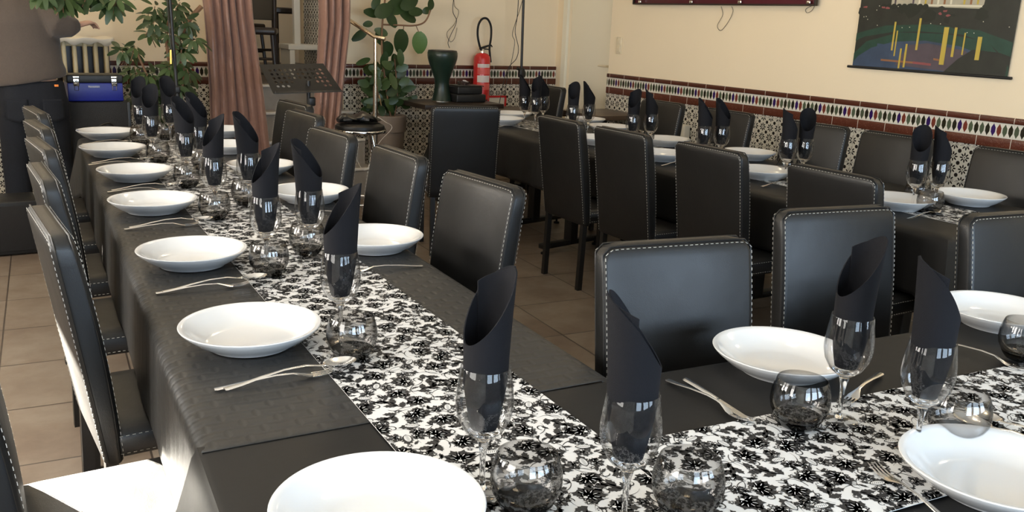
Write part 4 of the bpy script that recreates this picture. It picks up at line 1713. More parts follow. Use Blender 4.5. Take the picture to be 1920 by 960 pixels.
c = atY(872, 190, 7.2)
t = thing('equipment_case', 'black equipment boxes stacked beside the drum', 'case', (c.x + .012, 7.22, .80))
MB().rbox((0, 0, .035), (.30, .24, .07), .012).build('lower_box', MT['black_plastic'], t)
MB().rbox((-.01, 0, .105), (.25, .22, .066), .010).build('upper_box', MT['black_plastic'], t)
MB().rbox((.0, -.01, .142), (.26, .2, .008), .003).build('lid', MT['metal_black'], t)
t = thing('ashtray', 'glass ashtray and paper scraps on the black boxes beside the drum', 'ashtray', (c.x - .02, 7.20, .948))
MB().lathe([(0, .004), (.045, .004), (.055, .03), (.062, .03), (.055, 0), (0, 0)], 24, close=False).build('bowl', MT['glass_smoke'], t)
MB().rbox((.02, 0, .03), (.06, .03, .01), .004, Euler((0, .3, .5)).to_matrix()).build('paper', MT['label_pale'], t)

t = thing('speaker_cabinet', 'black speaker cabinet on the floor under the drum table', 'loudspeaker', (3.60, 6.75, 0))
MB().rbox((0, 0, .29), (.34, .28, .56), .012).build('cabinet', MT['black_plastic'], t)
MB().rbox((0, -.143, .29), (.30, .006, .50), .004).build('grille', plain('speaker_cloth', (.02, .019, .018), .9, bumpy=.5, bscale=500), t)
for sx_ in (-1, 1):
    MB().lathe([(0, 0), (.02, 0), (.02, .012), (0, .012)], 12, (sx_ * .13, -.1, 0)).build('foot', MT['rubber'], t)

# tall stand with clamp near the back right
c = atY(979, 100, 7.48)
t = thing('lighting_stand', 'tall black stand pole with a clamp near the door', 'stand', (c.x, 7.48, 0))
X0 = 0
MB().tube([(0.02, 0, .35), (-.0, 0, 1.05)], .018, 14).build('lower_pole', MT['metal_black'], t)
MB().tube([(-.0, 0, 1.02), (-.02, 0, 2.45)], .0125, 12).build('upper_pole', MT['metal_black'], t)
k_ = MB().rbox((0, 0, 1.04), (.055, .05, .09), .012)
k_.build('clamp', MT['black_plastic'], t)
MB().tube([(-.02, -.01, 1.07), (-.055, -.01, 1.085)], [.008, .018], 12).build('knob', MT['black_plastic'], t)
for q in range(3):
    a_ = q * 2.094 + .4
    MB().tube([(.02, 0, .62), (.02 + .30 * math.cos(a_), .30 * math.sin(a_), .02)], .009, 8).build('leg', MT['metal_black'], t)
wires('cable', 'dark cable dangling beside the tall stand pole', curve_pts([atY(973, -20, 7.6), atY(970, 30, 7.6), atY(966, 60, 7.6), atY(972, 90, 7.6), atY(968, 110, 7.6), atY(955, 125, 7.5), atY(945, 150, 7.45), atY(940, 175, 7.4), atY(935, 200, 7.34)]), .0035)
wires('cable', 'second dark cable crossing the cable beside the stand pole', curve_pts([atY(985, -20, 7.62), atY(974, 20, 7.62), atY(961, 62, 7.62), atY(965, 80, 7.62), atY(958, 120, 7.62), atY(952, 140, 7.62), atY(946, 180, 7.62)]), .0028)
wires('cable', 'thin dark wires dangling on the wall above the goblet drum', curve_pts([atY(853, -20, 7.80), atY(849, 20, 7.80), atY(856, 40, 7.80), atY(845, 66, 7.80), atY(840, 80, 7.80), atY(843, 90, 7.80)]), .003)
wires('cable', 'looping thin wire on the wall left of the extinguisher hose', curve_pts([atY(851, -20, 7.83), atY(852, 10, 7.83), atY(860, 22, 7.83), atY(852, 45, 7.83), atY(838, 62, 7.83), atY(844, 78, 7.83), atY(852, 72, 7.83), atY(857, 52, 7.83)]), .002)


# ------------------------------------------------------------------ curtains
def curtain(label, top_l, top_r, mid, bot_l, bot_r, Y, seed, folds):
    rnd = random.Random(seed)
    n, rows = folds * 14, 40
    rings = []
    zt = 2.5
    for j in range(rows + 1):
        v = j / rows
        z = zt + (bot_l[1] - zt) * v

        def lerp3(a_, b_, c_, v):
            return a_ + (b_ - a_) * v / .45 if v < .45 else b_ + (c_ - b_) * (v - .45) / .55
        xl = lerp3(top_l, mid[0], bot_l[0], v)
        xr = lerp3(top_r, mid[1], bot_r[0], v)
        ring = []
        for i in range(n + 1):
            u = i / n
            ph = folds * 2 * PI * (u + .018 * math.sin(v * 5 + u * 9) + .01 * math.sin(v * 9))
            amp = (.030 + .018 * v) * (1 + .3 * math.sin(u * 11 + seed))
            y = Y + amp * math.sin(ph) + .012 * math.sin(ph * 2 + 1 + v * 3) + .02 * math.sin(v * 4 + seed)
            x = xl + (xr - xl) * u + .010 * math.cos(ph) * (1 + v)
            ring.append(Vector((x, y, z + (.012 * math.sin(ph * .5) if j == rows else 0))))
        rings.append(ring)
    N = n + 1
    m_ = MB()
    V = [p for r_ in rings for p in r_]
    F = [(j * N + i, j * N + i + 1, (j + 1) * N + i + 1, (j + 1) * N + i) for j in range(rows) for i in range(n)]
    m_.add(V, F)
    t = thing('curtain', label, 'curtain', (0, 0, 0))
    o = m_.build('drape', MT['curtain'], t)
    so = o.modifiers.new('thickness', 'SOLIDIFY')
    so.thickness = .003
    return t


cl = curtain('long rose brown satin curtain left of the steps', 1.66, 2.02, (1.70, 2.06), (1.70, .12), (2.20, .12), 7.25, 2, 6)
cr_ = curtain('rose brown satin curtain gathered to the right of the steps', 2.60, 2.88, (2.61, 2.87), (2.52, .12), (2.72, .12), 7.25, 5, 4)
for par, xa, xb in ((cl, 1.6, 2.1), (cr_, 2.5, 3.0)):
    MB().tube([(xa, 7.25, 2.52), (xb, 7.25, 2.52)], .014, 12).build('rod', MT['brass'], par)


# handrail
t = thing('handrail', 'pale metal handrail post with a slanted rail in front of the plant', 'handrail', (0, 0, 0))
p0 = atY(704, 70, 7.05)
p1 = atY(655, 38, 7.35)
q0 = atY(722, 73, 6.99)
MB().tube([(p0.x, 7.05, .0), (p0.x, 7.05, .95)], .020, 14).build('post_sleeve', MT['brass'], t)
MB().tube([(p0.x, 7.05, .9), (p0.x, 7.05, p0.z)], .013, 12).build('post', MT['brass'], t)
MB().tube([q0, p0, p1, p1 + (p1 - p0) * 1.2], .017, 14).build('rail', MT['brass'], t)
MB().lathe([(0, 0), (.045, 0), (.045, .008), (0, .008)], 24, (p0.x, 7.05, 0)).build('base_plate', MT['brass'], t)


# ------------------------------------------------------------------ raised room furniture glimpsed between the curtains
def dark_chair(label, x, y, z, rz, seat_h, back_h=.45):
    t = thing('bar_chair', label, 'chair', (x, y, z), rz)
    MB().rbox((0, 0, seat_h), (.42, .42, .06), .02).build('seat', MT['dark_wood'], t)
    for sx_ in (-1, 1):
        MB().tube([(sx_ * .20, .21, 0), (sx_ * .17, .17, seat_h)], .018, 8).build('leg', MT['dark_wood'], t)
        MB().tube([(sx_ * .20, -.22, 0), (sx_ * .18, -.18, seat_h), (sx_ * .185, -.24, seat_h + back_h)], .019, 8).build('leg', MT['dark_wood'], t)
    MB().tube([(-.19, .19, seat_h * .45), (.19, .19, seat_h * .45)], .012, 8).build('stretcher', MT['dark_wood'], t)
    MB().tube([(-.19, -.2, seat_h * .6), (.19, -.2, seat_h * .6)], .012, 8).build('stretcher', MT['dark_wood'], t)
    b = MB().rbox((0, -.235, seat_h + back_h * .55), (.36, .02, back_h * .75), .01)
    b.build('back_panel', plain('chair_back_fabric', (.07, .055, .035), .8) if 'front' in label else MT['dark_wood'], t)
    return t


dark_chair('dark wooden chair in front seen through the curtains on the raised floor', 2.42, 8.45, .9, R(160), .44, .55)
dark_chair('dark wooden chair farther back on the raised floor behind another', 2.62, 9.75, .9, R(200), .46, .5)
t = thing('bar_table', 'round dark table top at the upper edge between the curtains', 'table', (2.84, 9.15, .9))
MB().lathe([(0, .60), (.20, .60), (.22, .615), (.22, .65), (.20, .66), (0, .66)], 40).build('tabletop', MT['dark_wood'], t)
MB().tube([(0, 0, .02), (0, 0, .61)], .035, 12).build('post', MT['dark_wood'], t)
MB().lathe([(0, 0), (.17, 0), (.16, .02), (0, .03)], 32).build('base', MT['dark_wood'], t)
t = thing('white_console', 'white wooden console with one post on the raised floor by the tiled wall', 'console', (2.90, 8.62, .9))
MB().rbox((0, 0, .30), (.30, .30, .05), .006).build('top', MT['white_paint'], t)
MB().rbox((-.11, 0, .14), (.05, .28, .27), .004).build('side_panel', MT['white_paint'], t)
MB().rbox((-.02, 0, .85), (.06, .06, 1.1), .004).build('post', MT['white_paint'], t)

# ------------------------------------------------------------------ music stand
t = thing('music_stand', 'black perforated music stand above the middle chairs', 'music stand', (2.07, 6.05, 0))
bl, br, tl, tr = atY(512, 174, 5.97), atY(641, 170, 5.97), atY(486, 121, 6.17), atY(606, 119, 6.17)
org = Vector((2.07, 6.05, 0))
bl, br, tl, tr = bl - org, br - org, tl - org, tr - org
ux = (br - bl)
uy = (tl - bl)


def desk_pt(u, v, d=0):
    base = bl.lerp(br, u).lerp(tl.lerp(tr, u), v)
    return base + desk_n * d


desk_n = ux.cross(uy).normalized()
bm = bmesh.new()
# plate with punched holes: grid of octagon-holed cells
NXh, NYh = 13, 7
holes = set()
for j in range(1, NYh - 1):
    for i in range(1, NXh - 1):
        holes.add((i, j))
for i, j in ((5, 1), (6, 1), (7, 1), (8, 1), (9, 1), (4, 1), (6, 2), (7, 2), (5, 2), (8, 2)):
    holes.discard((i, j))
vc = {}


def V_(u, v, d):
    key = (round(u, 5), round(v, 5), d)
    if key not in vc:
        vc[key] = bm.verts.new(desk_pt(u, v, d))
    return vc[key]


for j in range(NYh):
    for i in range(NXh):
        u0, u1, v0, v1 = i / NXh, (i + 1) / NXh, j / NYh, (j + 1) / NYh
        if (i, j) not in holes:
            for d in (0, -.002):
                bm.faces.new([V_(u0, v0, d), V_(u1, v0, d), V_(u1, v1, d), V_(u0, v1, d)])
            continue
        cu, cv = (u0 + u1) / 2, (v0 + v1) / 2
        hu, hv = .30 / NXh, .33 / NYh
        ringo = [(u1, cv), (u1, v1), (cu, v1), (u0, v1), (u0, cv), (u0, v0), (cu, v0), (u1, v0)]
        ringi = [(cu + hu * math.cos(q * PI / 4), cv + hv * math.sin(q * PI / 4)) for q in range(8)]
        for d in (0, -.002):
            for q in range(8):
                a_, b_ = ringo[q], ringo[(q + 1) % 8]
                c_, e_ = ringi[(q + 1) % 8], ringi[q]
                bm.faces.new([V_(*a_, d), V_(*b_, d), V_(*c_, d), V_(*e_, d)])
        for q in range(8):
            c_, e_ = ringi[(q + 1) % 8], ringi[q]
            bm.faces.new([V_(*e_, 0), V_(*c_, 0), V_(*c_, -.002), V_(*e_, -.002)])
me = bpy.data.meshes.new('desk')
bmesh.ops.remove_doubles(bm, verts=bm.verts, dist=.00001)
bm.to_mesh(me)
bm.free()
me.materials.append(MT['metal_black'])
dk = bpy.data.objects.new('desk', me)
COL.objects.link(dk)
dk.parent = t
lip = MB()
lip.tube([bl - ux * .0, br + ux * .0], .004, 8)
lip.add([bl, br, br - desk_n * -.0 + Vector((0, -.05, .0)), bl + Vector((0, -.05, .0)), bl + Vector((0, 0, -.004)), br + Vector((0, 0, -.004)), br + Vector((0, -.05, -.004)), bl + Vector((0, -.05, -.004))],
        [(0, 1, 2, 3), (4, 7, 6, 5), (3, 2, 6, 7), (0, 3, 7, 4), (1, 5, 6, 2)], 0, False)
lip.tube([bl + Vector((0, -.05, 0)), bl + Vector((0, -.05, .014))], .003, 6)
lip.build('ledge', MT['metal_black'], dk)
mid = (bl + br) / 2 + Vector((.02, .05, -.01))
MB().tube([mid + Vector((0, 0, .08)), mid + Vector((0, .0, -.06)), Vector((mid.x, mid.y, .55))], .013, 10).build('upper_tube', MT['metal_black'], t)
MB().tube([Vector((mid.x, mid.y, .62)), Vector((mid.x, mid.y, .08))], .017, 10).build('lower_tube', MT['metal_black'], t)
MB().rbox(mid + Vector((.02, 0, -.06)), (.05, .04, .06), .01).build('tilt_clamp', MT['metal_black'], t)
for q in range(3):
    a_ = 2.094 * q + .3
    MB().tube([(mid.x, mid.y, .22), (mid.x + .26 * math.cos(a_), mid.y + .26 * math.sin(a_), .015)], .010, 8).build('leg', MT['metal_black'], t)

# ------------------------------------------------------------------ round stool with a bag
sc_ = atZ(675, 243, .70)
SX, SY = sc_.x, sc_.y
t = thing('bar_stool', 'round black stool with chrome rim and legs before the potted plant', 'stool', (SX, SY, 0))
MB().lathe([(0, .690), (.165, .690), (.178, .700), (.182, .715), (.176, .735), (.150, .748), (.08, .753), (0, .754)], 44).build('seat', MT['leather'], t)
MB().lathe([(.174, .684), (.190, .684), (.194, .695), (.190, .706), (.178, .706)], 48, close=True).build('rim', MT['chrome'], t)
for q in range(4):
    a_ = q * PI / 2 + .55
    MB().tube([(.10 * math.cos(a_), .10 * math.sin(a_), .69), (.125 * math.cos(a_), .125 * math.sin(a_), .60), (.20 * math.cos(a_), .20 * math.sin(a_), .0)], .0115, 12).build('leg', MT['chrome'], t)
fr = MB()
ringp = [(.185 * math.cos(a_ * PI / 16), .185 * math.sin(a_ * PI / 16), .17) for a_ in range(33)]
fr.tube(ringp, .008, 8)
fr.build('foot_ring', MT['chrome'], t)
bag = MB()
rnd = random.Random(9)
rings = []
for i in range(13):
    u = i / 12
    cx = SX - .17 + u * .33
    cy = SY + .02 * math.sin(u * 7)
    s1 = .10 * math.sin(PI * min(.97, u * .9 + .06)) ** .6
    h_ = (.052 + .012 * math.sin(u * 13)) * math.sin(PI * min(.96, u * .88 + .08)) ** .6
    ring = []
    for k_ in range(14):
        a_ = 2 * PI * k_ / 14
        j_ = 1 + .16 * math.sin(a_ * 3 + u * 17)
        ring.append(Vector((cx, cy + s1 * math.cos(a_) * j_, .757 + max(0, h_ * (1 + math.sin(a_) * j_) * .62))))
    rings.append(ring)
bag.loft(rings)
tag(bag.build('bag', plain('glossy_black_bag', (.012, .012, .012), .28, bumpy=.6, bscale=30)), 'crumpled glossy black bag lying on the round stool', 'bag')
wires('cable', 'thin pale cord hanging from the bag on the round stool', curve_pts([(SX + .10, SY - .09, .80), (SX + .14, SY - .13, .77), (SX + .20, SY - .12, .72), (SX + .06, SY - .20, .62), (SX - .04, SY - .22, .44), (SX - .10, SY - .2, .5), (SX - .14, SY - .2, .66)]), .0022, 'cable_white')


# ------------------------------------------------------------------ plants
def leaf_mesh(m_, base, direction, up, L_, W_, mi=0, curl=.25, n=6, cup=.12):
    d = direction.normalized()
    s = d.cross(up)
    if s.length < 1e-3:
        s = d.cross(Vector((1, 0, 0)))
    s.normalize()
    nn = s.cross(d).normalized()
    V, F = [], []
    for i in range(n + 1):
        u = i / n
        w = W_ / 2 * (math.sin(PI * (u ** .92 * .92 + .04)) ** .62)
        c = base + d * (L_ * u) - nn * (curl * L_ * u * u)
        V += [c - s * w + nn * (cup * w), c, c + s * w + nn * (cup * w)]
    for i in range(n):
        a_ = i * 3
        F += [(a_, a_ + 1, a_ + 4, a_ + 3), (a_ + 1, a_ + 2, a_ + 5, a_ + 4)]
    m_.add(V, F, mi)


def palmate(m_, c, axis, size, rnd, mi):
    axis = axis.normalized()
    a1 = axis.cross(Vector((0, 0, 1)))
    if a1.length < .1:
        a1 = Vector((1, 0, 0))
    a1.normalize()
    a2 = axis.cross(a1)
    n = rnd.choice((6, 7, 7))
    for k_ in range(n):
        th_ = 2 * PI * k_ / n + rnd.uniform(-.15, .15)
        d = a1 * math.cos(th_) + a2 * math.sin(th_) + axis * .15 + Vector((0, 0, -.55))
        leaf_mesh(m_, c + d.normalized() * size * .22, d, axis, size * rnd.uniform(.72, 1.0), size * .33, mi if rnd.random() > .25 else 1 - mi if mi < 2 else mi, .2, 5)


def schefflera(label, clusters, stems, pot, seed):
    rnd = random.Random(seed)
    t = thing('umbrella_plant', label, 'plant', (pot[0], pot[1], 0))
    o_ = Vector((pot[0], pot[1], 0))
    m_, st_ = MB(), MB()
    for (c, s) in clusters:
        c = c - o_
        ax = Vector((rnd.uniform(-.5, .5), rnd.uniform(-1.1, -.3), rnd.uniform(.3, .9)))
        palmate(m_, c, ax, s, rnd, rnd.choice((0, 0, 1)))
        st_.tube([c, c + Vector((rnd.uniform(-.06, .06), .05, -.10))], .003, 5)
    for path, r_ in stems:
        st_.tube([p - o_ for p in curve_pts(path, 5)], r_, 7)
    m_.build('foliage', [MT['leaf_dark'], MT['leaf_mid']], t, fix=False)
    st_.build('stem', MT['bark'], t)
    if pot[2]:
        MB().lathe([(0, 0), (.11, 0), (.15, .28), (.16, .28), (.162, .31), (.15, .315), (.142, .29), (0, .28)], 36).build('pot', MT['terracotta'], t)
    return t


rnd = random.Random(11)
cl_ = []
for (px, py, r_, n) in ((248, 100, 18, 4), (245, 135, 20, 4), (265, 165, 24, 5), (300, 22, 16, 4), (335, 12, 20, 5), (352, 42, 16, 3), (292, 58, 10, 2), (335, 95, 16, 4), (318, 130, 20, 5), (350, 130, 14, 3), (345, 165, 22, 4), (300, 165, 22, 5), (367, 75, 10, 2), (270, 195, 24, 4), (330, 195, 26, 4), (212, 4, 12, 3), (318, 62, 14, 3)):
    for _ in range(n):
        y_ = 6.95 + rnd.uniform(-.22, .25)
        cl_.append((atY(px + rnd.gauss(0, r_ * .5), py + rnd.gauss(0, r_ * .5), y_), rnd.uniform(.085, .125)))
stems = [([Vector((1.35, 6.95, .3)), atY(320, 150, 6.95), atY(312, 60, 7.0), atY(330, -20, 7.0)], .012), ([Vector((1.35, 6.95, .3)), atY(285, 170, 6.9), atY(255, 95, 6.9)], .008), ([atY(318, 110, 6.95), atY(350, 45, 6.95), atY(378, 12, 6.95)], .018), ([Vector((1.35, 6.95, .3)), atY(340, 190, 6.95), atY(345, 120, 6.9)], .007)]
schefflera('tall leafy umbrella plant behind the black pole at left', cl_, stems, (1.35, 6.95, True), 4)
cl_ = []
for (px, py, r_, n) in ((95, -16, 12, 4), (130, -12, 16, 5), (155, -10, 12, 4), (122, 0, 8, 3), (205, -10, 10, 3), (75, -18, 12, 2), (215, 0, 6, 2), (178, -16, 12, 2)):
    for _ in range(n):
        y_ = 6.15 + rnd.uniform(-.12, .2)
        cl_.append((atY(px + rnd.gauss(0, r_ * .5), py + rnd.gauss(0, r_ * .45), y_), rnd.uniform(.09, .125)))
stems = [([atY(60, -60, 6.3), atY(110, -10, 6.25), atY(150, 0, 6.2)], .008), ([atY(60, -60, 6.3), atY(150, -40, 6.3), atY(205, -5, 6.2)], .006)]
hp = schefflera('leafy branches hanging above the arm of the person', cl_, stems, (.62, 6.3, False), 6)

# rubber plant in a taupe pot
fo = Vector((3.31, 7.42, .16))
t = thing('rubber_plant', 'rubber plant with large oval leaves in a taupe pot by the handrail', 'plant', tuple(fo))
MB().lathe([(0, 0), (.105, 0), (.112, .01), (.140, .36), (.152, .365), (.158, .50), (.150, .508), (.142, .49), (0, .47)], 44).build('pot', MT['terracotta'], t)
MB().lathe([(0, .472), (.141, .470), (.141, .476), (0, .482)], 30).build('soil', MT['soil'], t)
m_, st_ = MB(), MB()
rnd = random.Random(21)
YP = 7.42


def fl(px, py, ang, L_, W_, mi=0, dy=0.0, tilt=0.0):
    """a leaf centred near a measured point; ang in degrees, 0 = right, 90 = up"""
    c = atY(px, py, YP + dy) - fo
    a_ = R(ang)
    d = Vector((math.cos(a_), tilt, math.sin(a_)))
    leaf_mesh(m_, c - d.normalized() * L_ / 2, d, Vector((rnd.uniform(-.3, .3), -1, rnd.uniform(-.1, .4))), L_, W_, mi, .10, 8, .10)


for a in ((752, 78, -88, .17, .105, 0), (787, 80, -85, .155, .10, 2), (727, 92, -70, .11, .08, 0), (720, 20, 30, .15, .085, 0), (745, 12, 20, .19, .10, 0), (768, 6, 25, .15, .08, 0), (698, 24, 170, .12, .06, 0), (705, 5, 60, .10, .05, 0),
          (765, 30, -25, .15, .07, 0), (735, 38, -50, .12, .06, 0), (675, 66, 215, .13, .055, 0), (715, 60, 160, .10, .05, 1), (780, 22, 10, .11, .06, 0), (808, 8, 80, .08, .05, 0), (800, 20, 200, .07, .045, 1), (712, 72, -60, .10, .06, 0), (690, 45, 190, .07, .04, 0)):
    fl(a[0], a[1], a[2], a[3] * 1.25, a[4] * 1.45, mi=a[5], dy=rnd.uniform(-.05, .05))
for (px, py, n, r_) in ((700, 125, 8, 20), (735, 120, 10, 22), (690, 150, 7, 16), (725, 150, 10, 22), (755, 155, 9, 18), (740, 180, 10, 22), (705, 180, 7, 16), (765, 190, 7, 14), (690, 200, 5, 12), (728, 200, 6, 16)):
    for _ in range(n):
        fl(px + rnd.gauss(0, r_ * .55), py + rnd.gauss(0, r_ * .5), rnd.choice((180, 200, 0, -20, 220, -40, 160, 30, -90, 90)) + rnd.uniform(-25, 25), rnd.uniform(.10, .15), rnd.uniform(.055, .075), rnd.choice((0, 1, 1)), rnd.uniform(-.14, .14), rnd.uniform(-.5, .3))
m_.build('foliage', [MT['leaf_dark'], MT['leaf_mid'], MT['leaf_light']], t, fix=False)
for path, r_ in (([Vector((.02, 0, .47)), atY(722, 150, YP) - fo, atY(716, 90, YP) - fo, atY(718, 30, YP) - fo, atY(725, -20, YP) - fo], .009),
                 ([atY(716, 46, YP) - fo, atY(745, 47, YP) - fo, atY(775, 48, YP) - fo, atY(795, 42, YP) - fo, atY(805, 25, YP) - fo, atY(808, 5, YP) - fo], .0075),
                 ([Vector((-.04, 0, .47)), atY(712, 190, YP) - fo, atY(708, 170, YP) - fo], .006),
                 ([Vector((.05, 0, .47)), atY(745, 180, YP) - fo, atY(740, 110, YP) - fo], .006),
                 ([atY(757, 48, YP) - fo, atY(756, 58, YP) - fo], .004), ([atY(780, 48, YP) - fo, atY(785, 60, YP) - fo], .004)):
    st_.tube(curve_pts(path, 6), r_, 8)
st_.build('stem', MT['bark'], t)
MB().tube([(-.06, -.03, .47), atY(711, 178, YP - .03) - fo], .005, 8).build('support_cane', plain('cane', (.5, .34, .16), .6), t)

# ------------------------------------------------------------------ left corner: radiator, toolbox, case, pole, boxes
t = thing('radiator', 'cream column radiator with a white cloth on top behind the person', 'radiator', (.84, 7.70, .62))
for i in range(8):
    x = -.30 + i * .0735
    MB().rbox((x, 0, .32), (.030, .10, .60), .012).build('column', MT['radiator'], t)
bar = MB()
bar.rbox((-.04, 0, .60), (.56, .06, .045), .015)
bar.rbox((-.04, 0, .05), (.56, .06, .045), .015)
bar.build('header', MT['radiator'], t)
MB().box((-.04, .075, .32), (.58, .02, .60)).build('back_board', MT['dark_wood'], t)
for sx_ in (-.24, .17):
    MB().rbox((sx_, .0, -.31), (.05, .06, .62), .006).build('leg', MT['radiator'], t)
m = MB()
pts = []
N = 26
for j, (y, z) in enumerate(((-.075, .60), (-.07, .640), (-.03, .650), (.03, .652), (.07, .645))):
    for i in range(N + 1):
        u = i / N
        pts.append((-.33 + u * .60, y + .004 * math.sin(u * 30), z + .006 * math.sin(u * 19 + j) + (.012 * math.sin(u * 33) if j == 0 else 0)))
m.add(pts, [(j * (N + 1) + i, j * (N + 1) + i + 1, (j + 1) * (N + 1) + i + 1, (j + 1) * (N + 1) + i) for j in range(4) for i in range(N)])
cv = m.build('cloth', MT['white_paint'])
cv.location = (.84, 7.70, .62)
so = cv.modifiers.new('thickness', 'SOLIDIFY')
so.thickness = .006
tag(cv, 'white folded cloth lying on top of the cream radiator', 'cloth')

cx = (atY(132, 187, 6.7).x + atY(228, 187, 6.7).x) / 2
t = thing('flight_case', 'black sparkling flight case standing under the blue toolbox', 'case', (cx + .01, 6.85, 0))
MB().rbox((0, 0, .44), (.40, .32, .86), .008).build('body', plain('glitter_black', (.006, .0055, .0055), .5, bumpy=.8, bscale=300), t)
for sx_ in (-1, 1):
    MB().rbox((sx_ * .19, -.155, .44), (.022, .022, .86), .004).build('corner_strip', MT['metal_black'], t)
for sx_ in (-1, 1):
    MB().lathe([(0, 0), (.02, 0), (.02, .012), (0, .012)], 12, (sx_ * .15, -.1, 0)).build('foot', MT['rubber'], t)
t = thing('toolbox', 'blue metal toolbox with black lid and two chrome latches', 'toolbox', (cx + .005, 6.83, .872))
MB().rbox((0, 0, .062), (.345, .20, .122), .006).build('body', MT['blue_box'], t)
MB().rbox((.0, 0, .150), (.352, .206, .056), .010).build('lid', MT['black_plastic'], t)
for sx_ in (-1, 1):
    l_ = MB().rbox((sx_ * .118, -.108, .130), (.036, .010, .055), .003)
    l_.rbox((sx_ * .118, -.114, .160), (.040, .008, .018), .003)
    l_.tube([(sx_ * .118 - .012, -.106, .11), (sx_ * .118 - .012, -.106, .075), (sx_ * .118 + .012, -.106, .075), (sx_ * .118 + .012, -.106, .11)], .0018, 6)
    l_.build('latch', MT['chrome'], t)
lb = MB().rbox((-.01, -.1015, .098), (.075, .003, .020), .001)
lb = lb.build('label', plain('blue_label', (.10, .13, .32), .4), t)
tx = bpy.data.curves.new('lettering', 'FONT')
tx.body = 'Mannesmann'
tx.size = .0135
tx.align_x = 'CENTER'
tx.align_y = 'CENTER'
tx.extrude = .0004
tx.materials.append(MT['white_paint'])
to = bpy.data.objects.new('lettering', tx)
COL.objects.link(to)
bpy.context.view_layer.update()
tm = bpy.data.meshes.new_from_object(to.evaluated_get(bpy.context.evaluated_depsgraph_get()))
bpy.data.objects.remove(to)
to = bpy.data.objects.new('lettering', tm)
COL.objects.link(to)
to.parent = lb
to.location = (-.01, -.1036, .098)
to.rotation_euler = (R(90), 0, 0)

c = atY(331, 150, 6.35)
t = thing('microphone_stand', 'black vertical pole with a hanging cable at the end of the left table', 'stand', (c.x, 6.35, 0))
MB().tube([(.012, 0, .03), (.0, 0, 1.0)], .016, 12).build('lower_tube', MT['metal_black'], t)
MB().tube([(.0, 0, .95), (-.030, 0, 2.1)], .0115, 12).build('upper_tube', MT['metal_black'], t)
MB().lathe([(0, 0), (.14, 0), (.14, .012), (.03, .025), (0, .03)], 36, (.01, 0, 0)).build('base', MT['metal_black'], t)
MB().tube(curve_pts([(-.04, -.012, 1.75), (-.035, -.02, 1.5), (-.03, -.022, 1.3), (-.012, -.02, 1.12)], 6), .004, 6).build('cable', MT['cable'], t)
MB().tube([(-.03, -.02, 1.24), (-.034, -.022, 1.15)], .007, 8).build('plug', plain('gold_plug', (.8, .5, .12), .3, 1.0), t)
MB().rbox((0, 0, .98), (.04, .04, .05), .01).build('clutch', MT['black_plastic'], t)

t = thing('speaker_box', 'black box on the floor at the far left behind the chairs', 'loudspeaker', (.10, 6.25, 0))
MB().rbox((0, 0, .17), (.58, .31, .33), .01).build('cabinet', MT['black_plastic'], t)
MB().rbox((0, -.158, .17), (.52, .006, .28), .004).build('grille', plain('speaker_mesh', (.015, .014, .014), .9, bumpy=.5, bscale=400), t)
for sx_ in (-1, 1):
    MB().lathe([(0, 0), (.02, 0), (.02, .012), (0, .012)], 12, (sx_ * .22, -.1, 0)).build('foot', MT['rubber'], t)
t = thing('tray', 'flat dark brown tray edge at the far end of the left table', 'tray', (1.02, 5.93 + .12, .74))
MB().rbox((0, 0, .014), (.24, .16, .026), .005).build('rim', MT['mid_wood'], t)
small_table('small dark table behind the far end of the left table', .72, 1.36, 5.90, 6.28, .738, 'dark_wood')
wires('cable', 'tangled black cable at the far end of the left table', curve_pts([(.72, 6.05, .752), (.76, 6.0, .79), (.82, 6.05, .80), (.86, 6.1, .76), (.82, 6.16, .752), (.76, 6.1, .76), (.80, 6.0, .765), (.88, 6.02, .752)]), .005)


# ------------------------------------------------------------------ the person bending over beside the table
def ering(c, axis, side, rx, ry, n=20, p=2.0):
    """ellipse ring round c; side is the wide direction"""
    axis = axis.normalized()
    s = (side - axis * side.dot(axis)).normalized()
    q = axis.cross(s)
    out = []
    for k_ in range(n):
        a_ = 2 * PI * k_ / n
        ca, sa = math.cos(a_), math.sin(a_)
        e_ = (abs(ca) ** p + abs(sa) ** p) ** (-1 / p)
        out.append(c + s * (rx * ca * e_) + q * (ry * sa * e_))
    return out


def remeshed(mb_, name, mat, parent, vox, smooth=4):
    o = mb_.build(name, mat, parent)
    r_ = o.modifiers.new('remesh', 'REMESH')
    r_.mode = 'VOXEL'
    r_.voxel_size = vox
    r_.use_smooth_shade = True
    s2 = o.modifiers.new('smooth', 'SMOOTH')
    s2.factor = .5
    s2.iterations = smooth
    return o


PY = 6.62
pt = thing('person', 'person in brown-grey sweater and dark jeans stooping beside the left table, back to the camera', 'person', (.42, PY, 0))
PO = Vector((.42, PY, 0))


def pw(px, py, dy=0.0):
    return atY(px, py, PY + dy) - PO


hipc = pw(60, 165)
hipc.z = .93
waist = pw(55, 128)
chest = pw(42, 55, .06)
shl = pw(34, 0, .12)
neck = pw(34, -28, .17)
headc = pw(42, -78, .25)
SIDE = Vector((.97, .10, -.06))
RS, LS = pw(78, 6, .10), pw(-26, -2, .08)
RE, RW, RH = pw(114, 50, -.06), pw(146, 47, -.02), pw(166, 42, .03)
LE, LW_, LH = pw(-30, 70, .30), pw(10, 60, .52), pw(22, 56, .60)
legs = []
for sg in (-1, 1):
    hip = hipc + Vector((sg * .095, 0, -.06))
    knee = Vector((hipc.x + sg * .125, .05 + .02 * sg, .49))
    ank = Vector((hipc.x + sg * .135, -.01, .09))
    toe = ank + Vector((sg * .03, .16, -.05))
    legs.append((hip, knee, ank, toe))
# body
b = MB()


